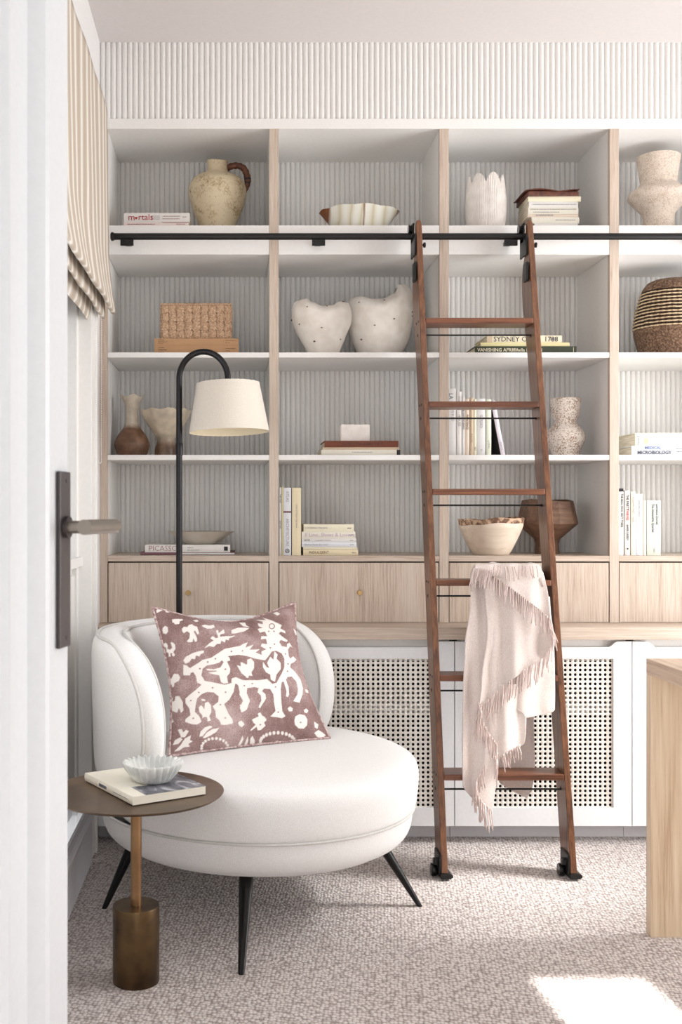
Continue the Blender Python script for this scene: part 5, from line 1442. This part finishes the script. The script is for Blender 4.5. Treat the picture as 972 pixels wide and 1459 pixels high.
# ================================================================ DESK AT THE RIGHT EDGE
DX0, DX1, DYF, DYN = 1.069, 1.80, -.89, -2.35
tz = zat(938, DYF)
dk_ = thing('oak_desk', 'pale oak desk with a slab end, cut off by the right edge', 'desk', ((DX0 + DX1)/2, (DYF + DYN)/2, 0))
dinv = Matrix.Translation(-Vector(dk_.location))
for mb, nm, mt in ((MB().box(DX0, DX1, DYN, DYF, tz - .040, tz, .0015), 'desk_top', 'desky'),
                   (MB().box(DX0, DX1, DYF - .030, DYF, 0, tz - .0402, .0015), 'end_panel', 'deskz'),
                   (MB().box(DX0, DX1, DYN, DYN + .030, 0, tz - .0402, .0015), 'end_panel', 'deskz')):
    o = mb.build(nm, mt, dk_); o.matrix_parent_inverse = dinv
# ================================================================ REPEATS SHARE A GROUP
ROWN = ['counter row', 'third shelf row', 'second shelf row', 'top shelf row']
for o in COL.objects:
    if o.parent or 'category' not in o: continue
    if o['category'] == 'book' and o.location.y > 0:
        r = sum(o.location.z > q - .004 for q in (S4, S3, S2, S1)) - 1
        k = next((i for i, (a, b) in enumerate(bays) if a - .002 <= o.location.x <= b + .002), 3)
        way = 'upright' if o.children[0].dimensions.z > .1 else 'lying'
        o['group'] = '%s books in the %s, %s bay from the left' % (way, ROWN[r], ('first', 'second', 'third', 'fourth', 'fifth')[k])
    elif o['category'] == 'cupboard': o['group'] = 'white cane cupboards under the oak ledge'
    elif o.name.startswith('heart_pot'): o['group'] = 'white heart-shaped plaster pots'
# ================================================================ LIGHT AND CAMERA
def area(name, loc, target, sx, sy, power, col=(1, 1, 1)):
    l = bpy.data.lights.new(name, 'AREA'); l.shape = 'RECTANGLE'; l.size = sx; l.size_y = sy; l.energy = power; l.color = col
    o = bpy.data.objects.new(name, l); COL.objects.link(o); o.location = loc
    o.rotation_euler = (Vector(target) - Vector(loc)).to_track_quat('-Z', 'Y').to_euler(); return o
area('assumed_daylight_right', (RX - .02, -1.05, 1.2), (0, -.75, 1.05), 1.45, 2.0, 52, (1, .996, .99))  # area lamp for daylight from an unseen right-hand window, assumed from the shadows
area('doorway_fill', (.1, FY + .05, 1.25), (.15, 0, 1.15), 1.0, 2.0, 10.5, (.98, .99, 1))  # added soft fill light behind the camera
area('window_daylight_left', (WX + .03, -1.45, 1.3), (1, -1.0, 1.2), .5, .7, 4, (.96, .98, 1))  # assumed lamp for the left window's daylight; the pane itself lets none through
area('ceiling_fill', (1.2, -2.2, CZ - .03), (1.2, -2.2, 0), 1.4, 1.4, 4, (1, .99, .98))  # added fill lamp below the ceiling in place of bounced light
sl = area('added_floor_fill', (RX - .03, -.62, 1.75), (.72, -.50, 0), .5, .45, 1.7, (1, .98, .95)); sl.data.spread = math.radians(24)  # added narrow area light brightens the carpet patch between ladder feet; no curtain exists
s = bpy.data.lights.new('sun', 'SUN'); s.energy = 16; s.angle = math.radians(.6); s.color = (1, .97, .93)
so = bpy.data.objects.new('sun', s); COL.objects.link(so)
el = math.atan2(2.33, -1.17 - (FY - .1))
so.rotation_euler = Vector((-.07, 1, -math.tan(el))).to_track_quat('-Z', 'Y').to_euler()
so.location = (1, -6, 4)
wd = bpy.data.worlds.new('outside'); SC.world = wd; wd.use_nodes = True
wd.node_tree.nodes['Background'].inputs[0].default_value = (.92, .96, 1, 1)
wd.node_tree.nodes['Background'].inputs[1].default_value = 1.2
cam = bpy.data.cameras.new('camera'); co = bpy.data.objects.new('camera', cam); COL.objects.link(co)
co.location = (0, -D, H); co.rotation_euler = (PI/2, 0, 0)
cam.sensor_fit = 'HORIZONTAL'; cam.sensor_width = 24.0; cam.lens = F / 972 * 24.0
cam.shift_x = (486 - VX) / 972; cam.shift_y = (VY - 729.5) / 972
cam.clip_start = .05; cam.clip_end = 60
cam.dof.use_dof = True; cam.dof.focus_distance = 3.3; cam.dof.aperture_fstop = 9.0
SC.camera = co
SC.view_settings.view_transform = 'Standard'; SC.view_settings.look = 'None'
SC.view_settings.gamma = 1.0; SC.view_settings.exposure = 0.13; SC.view_settings.use_curve_mapping = False
bpy.context.view_layer.update()
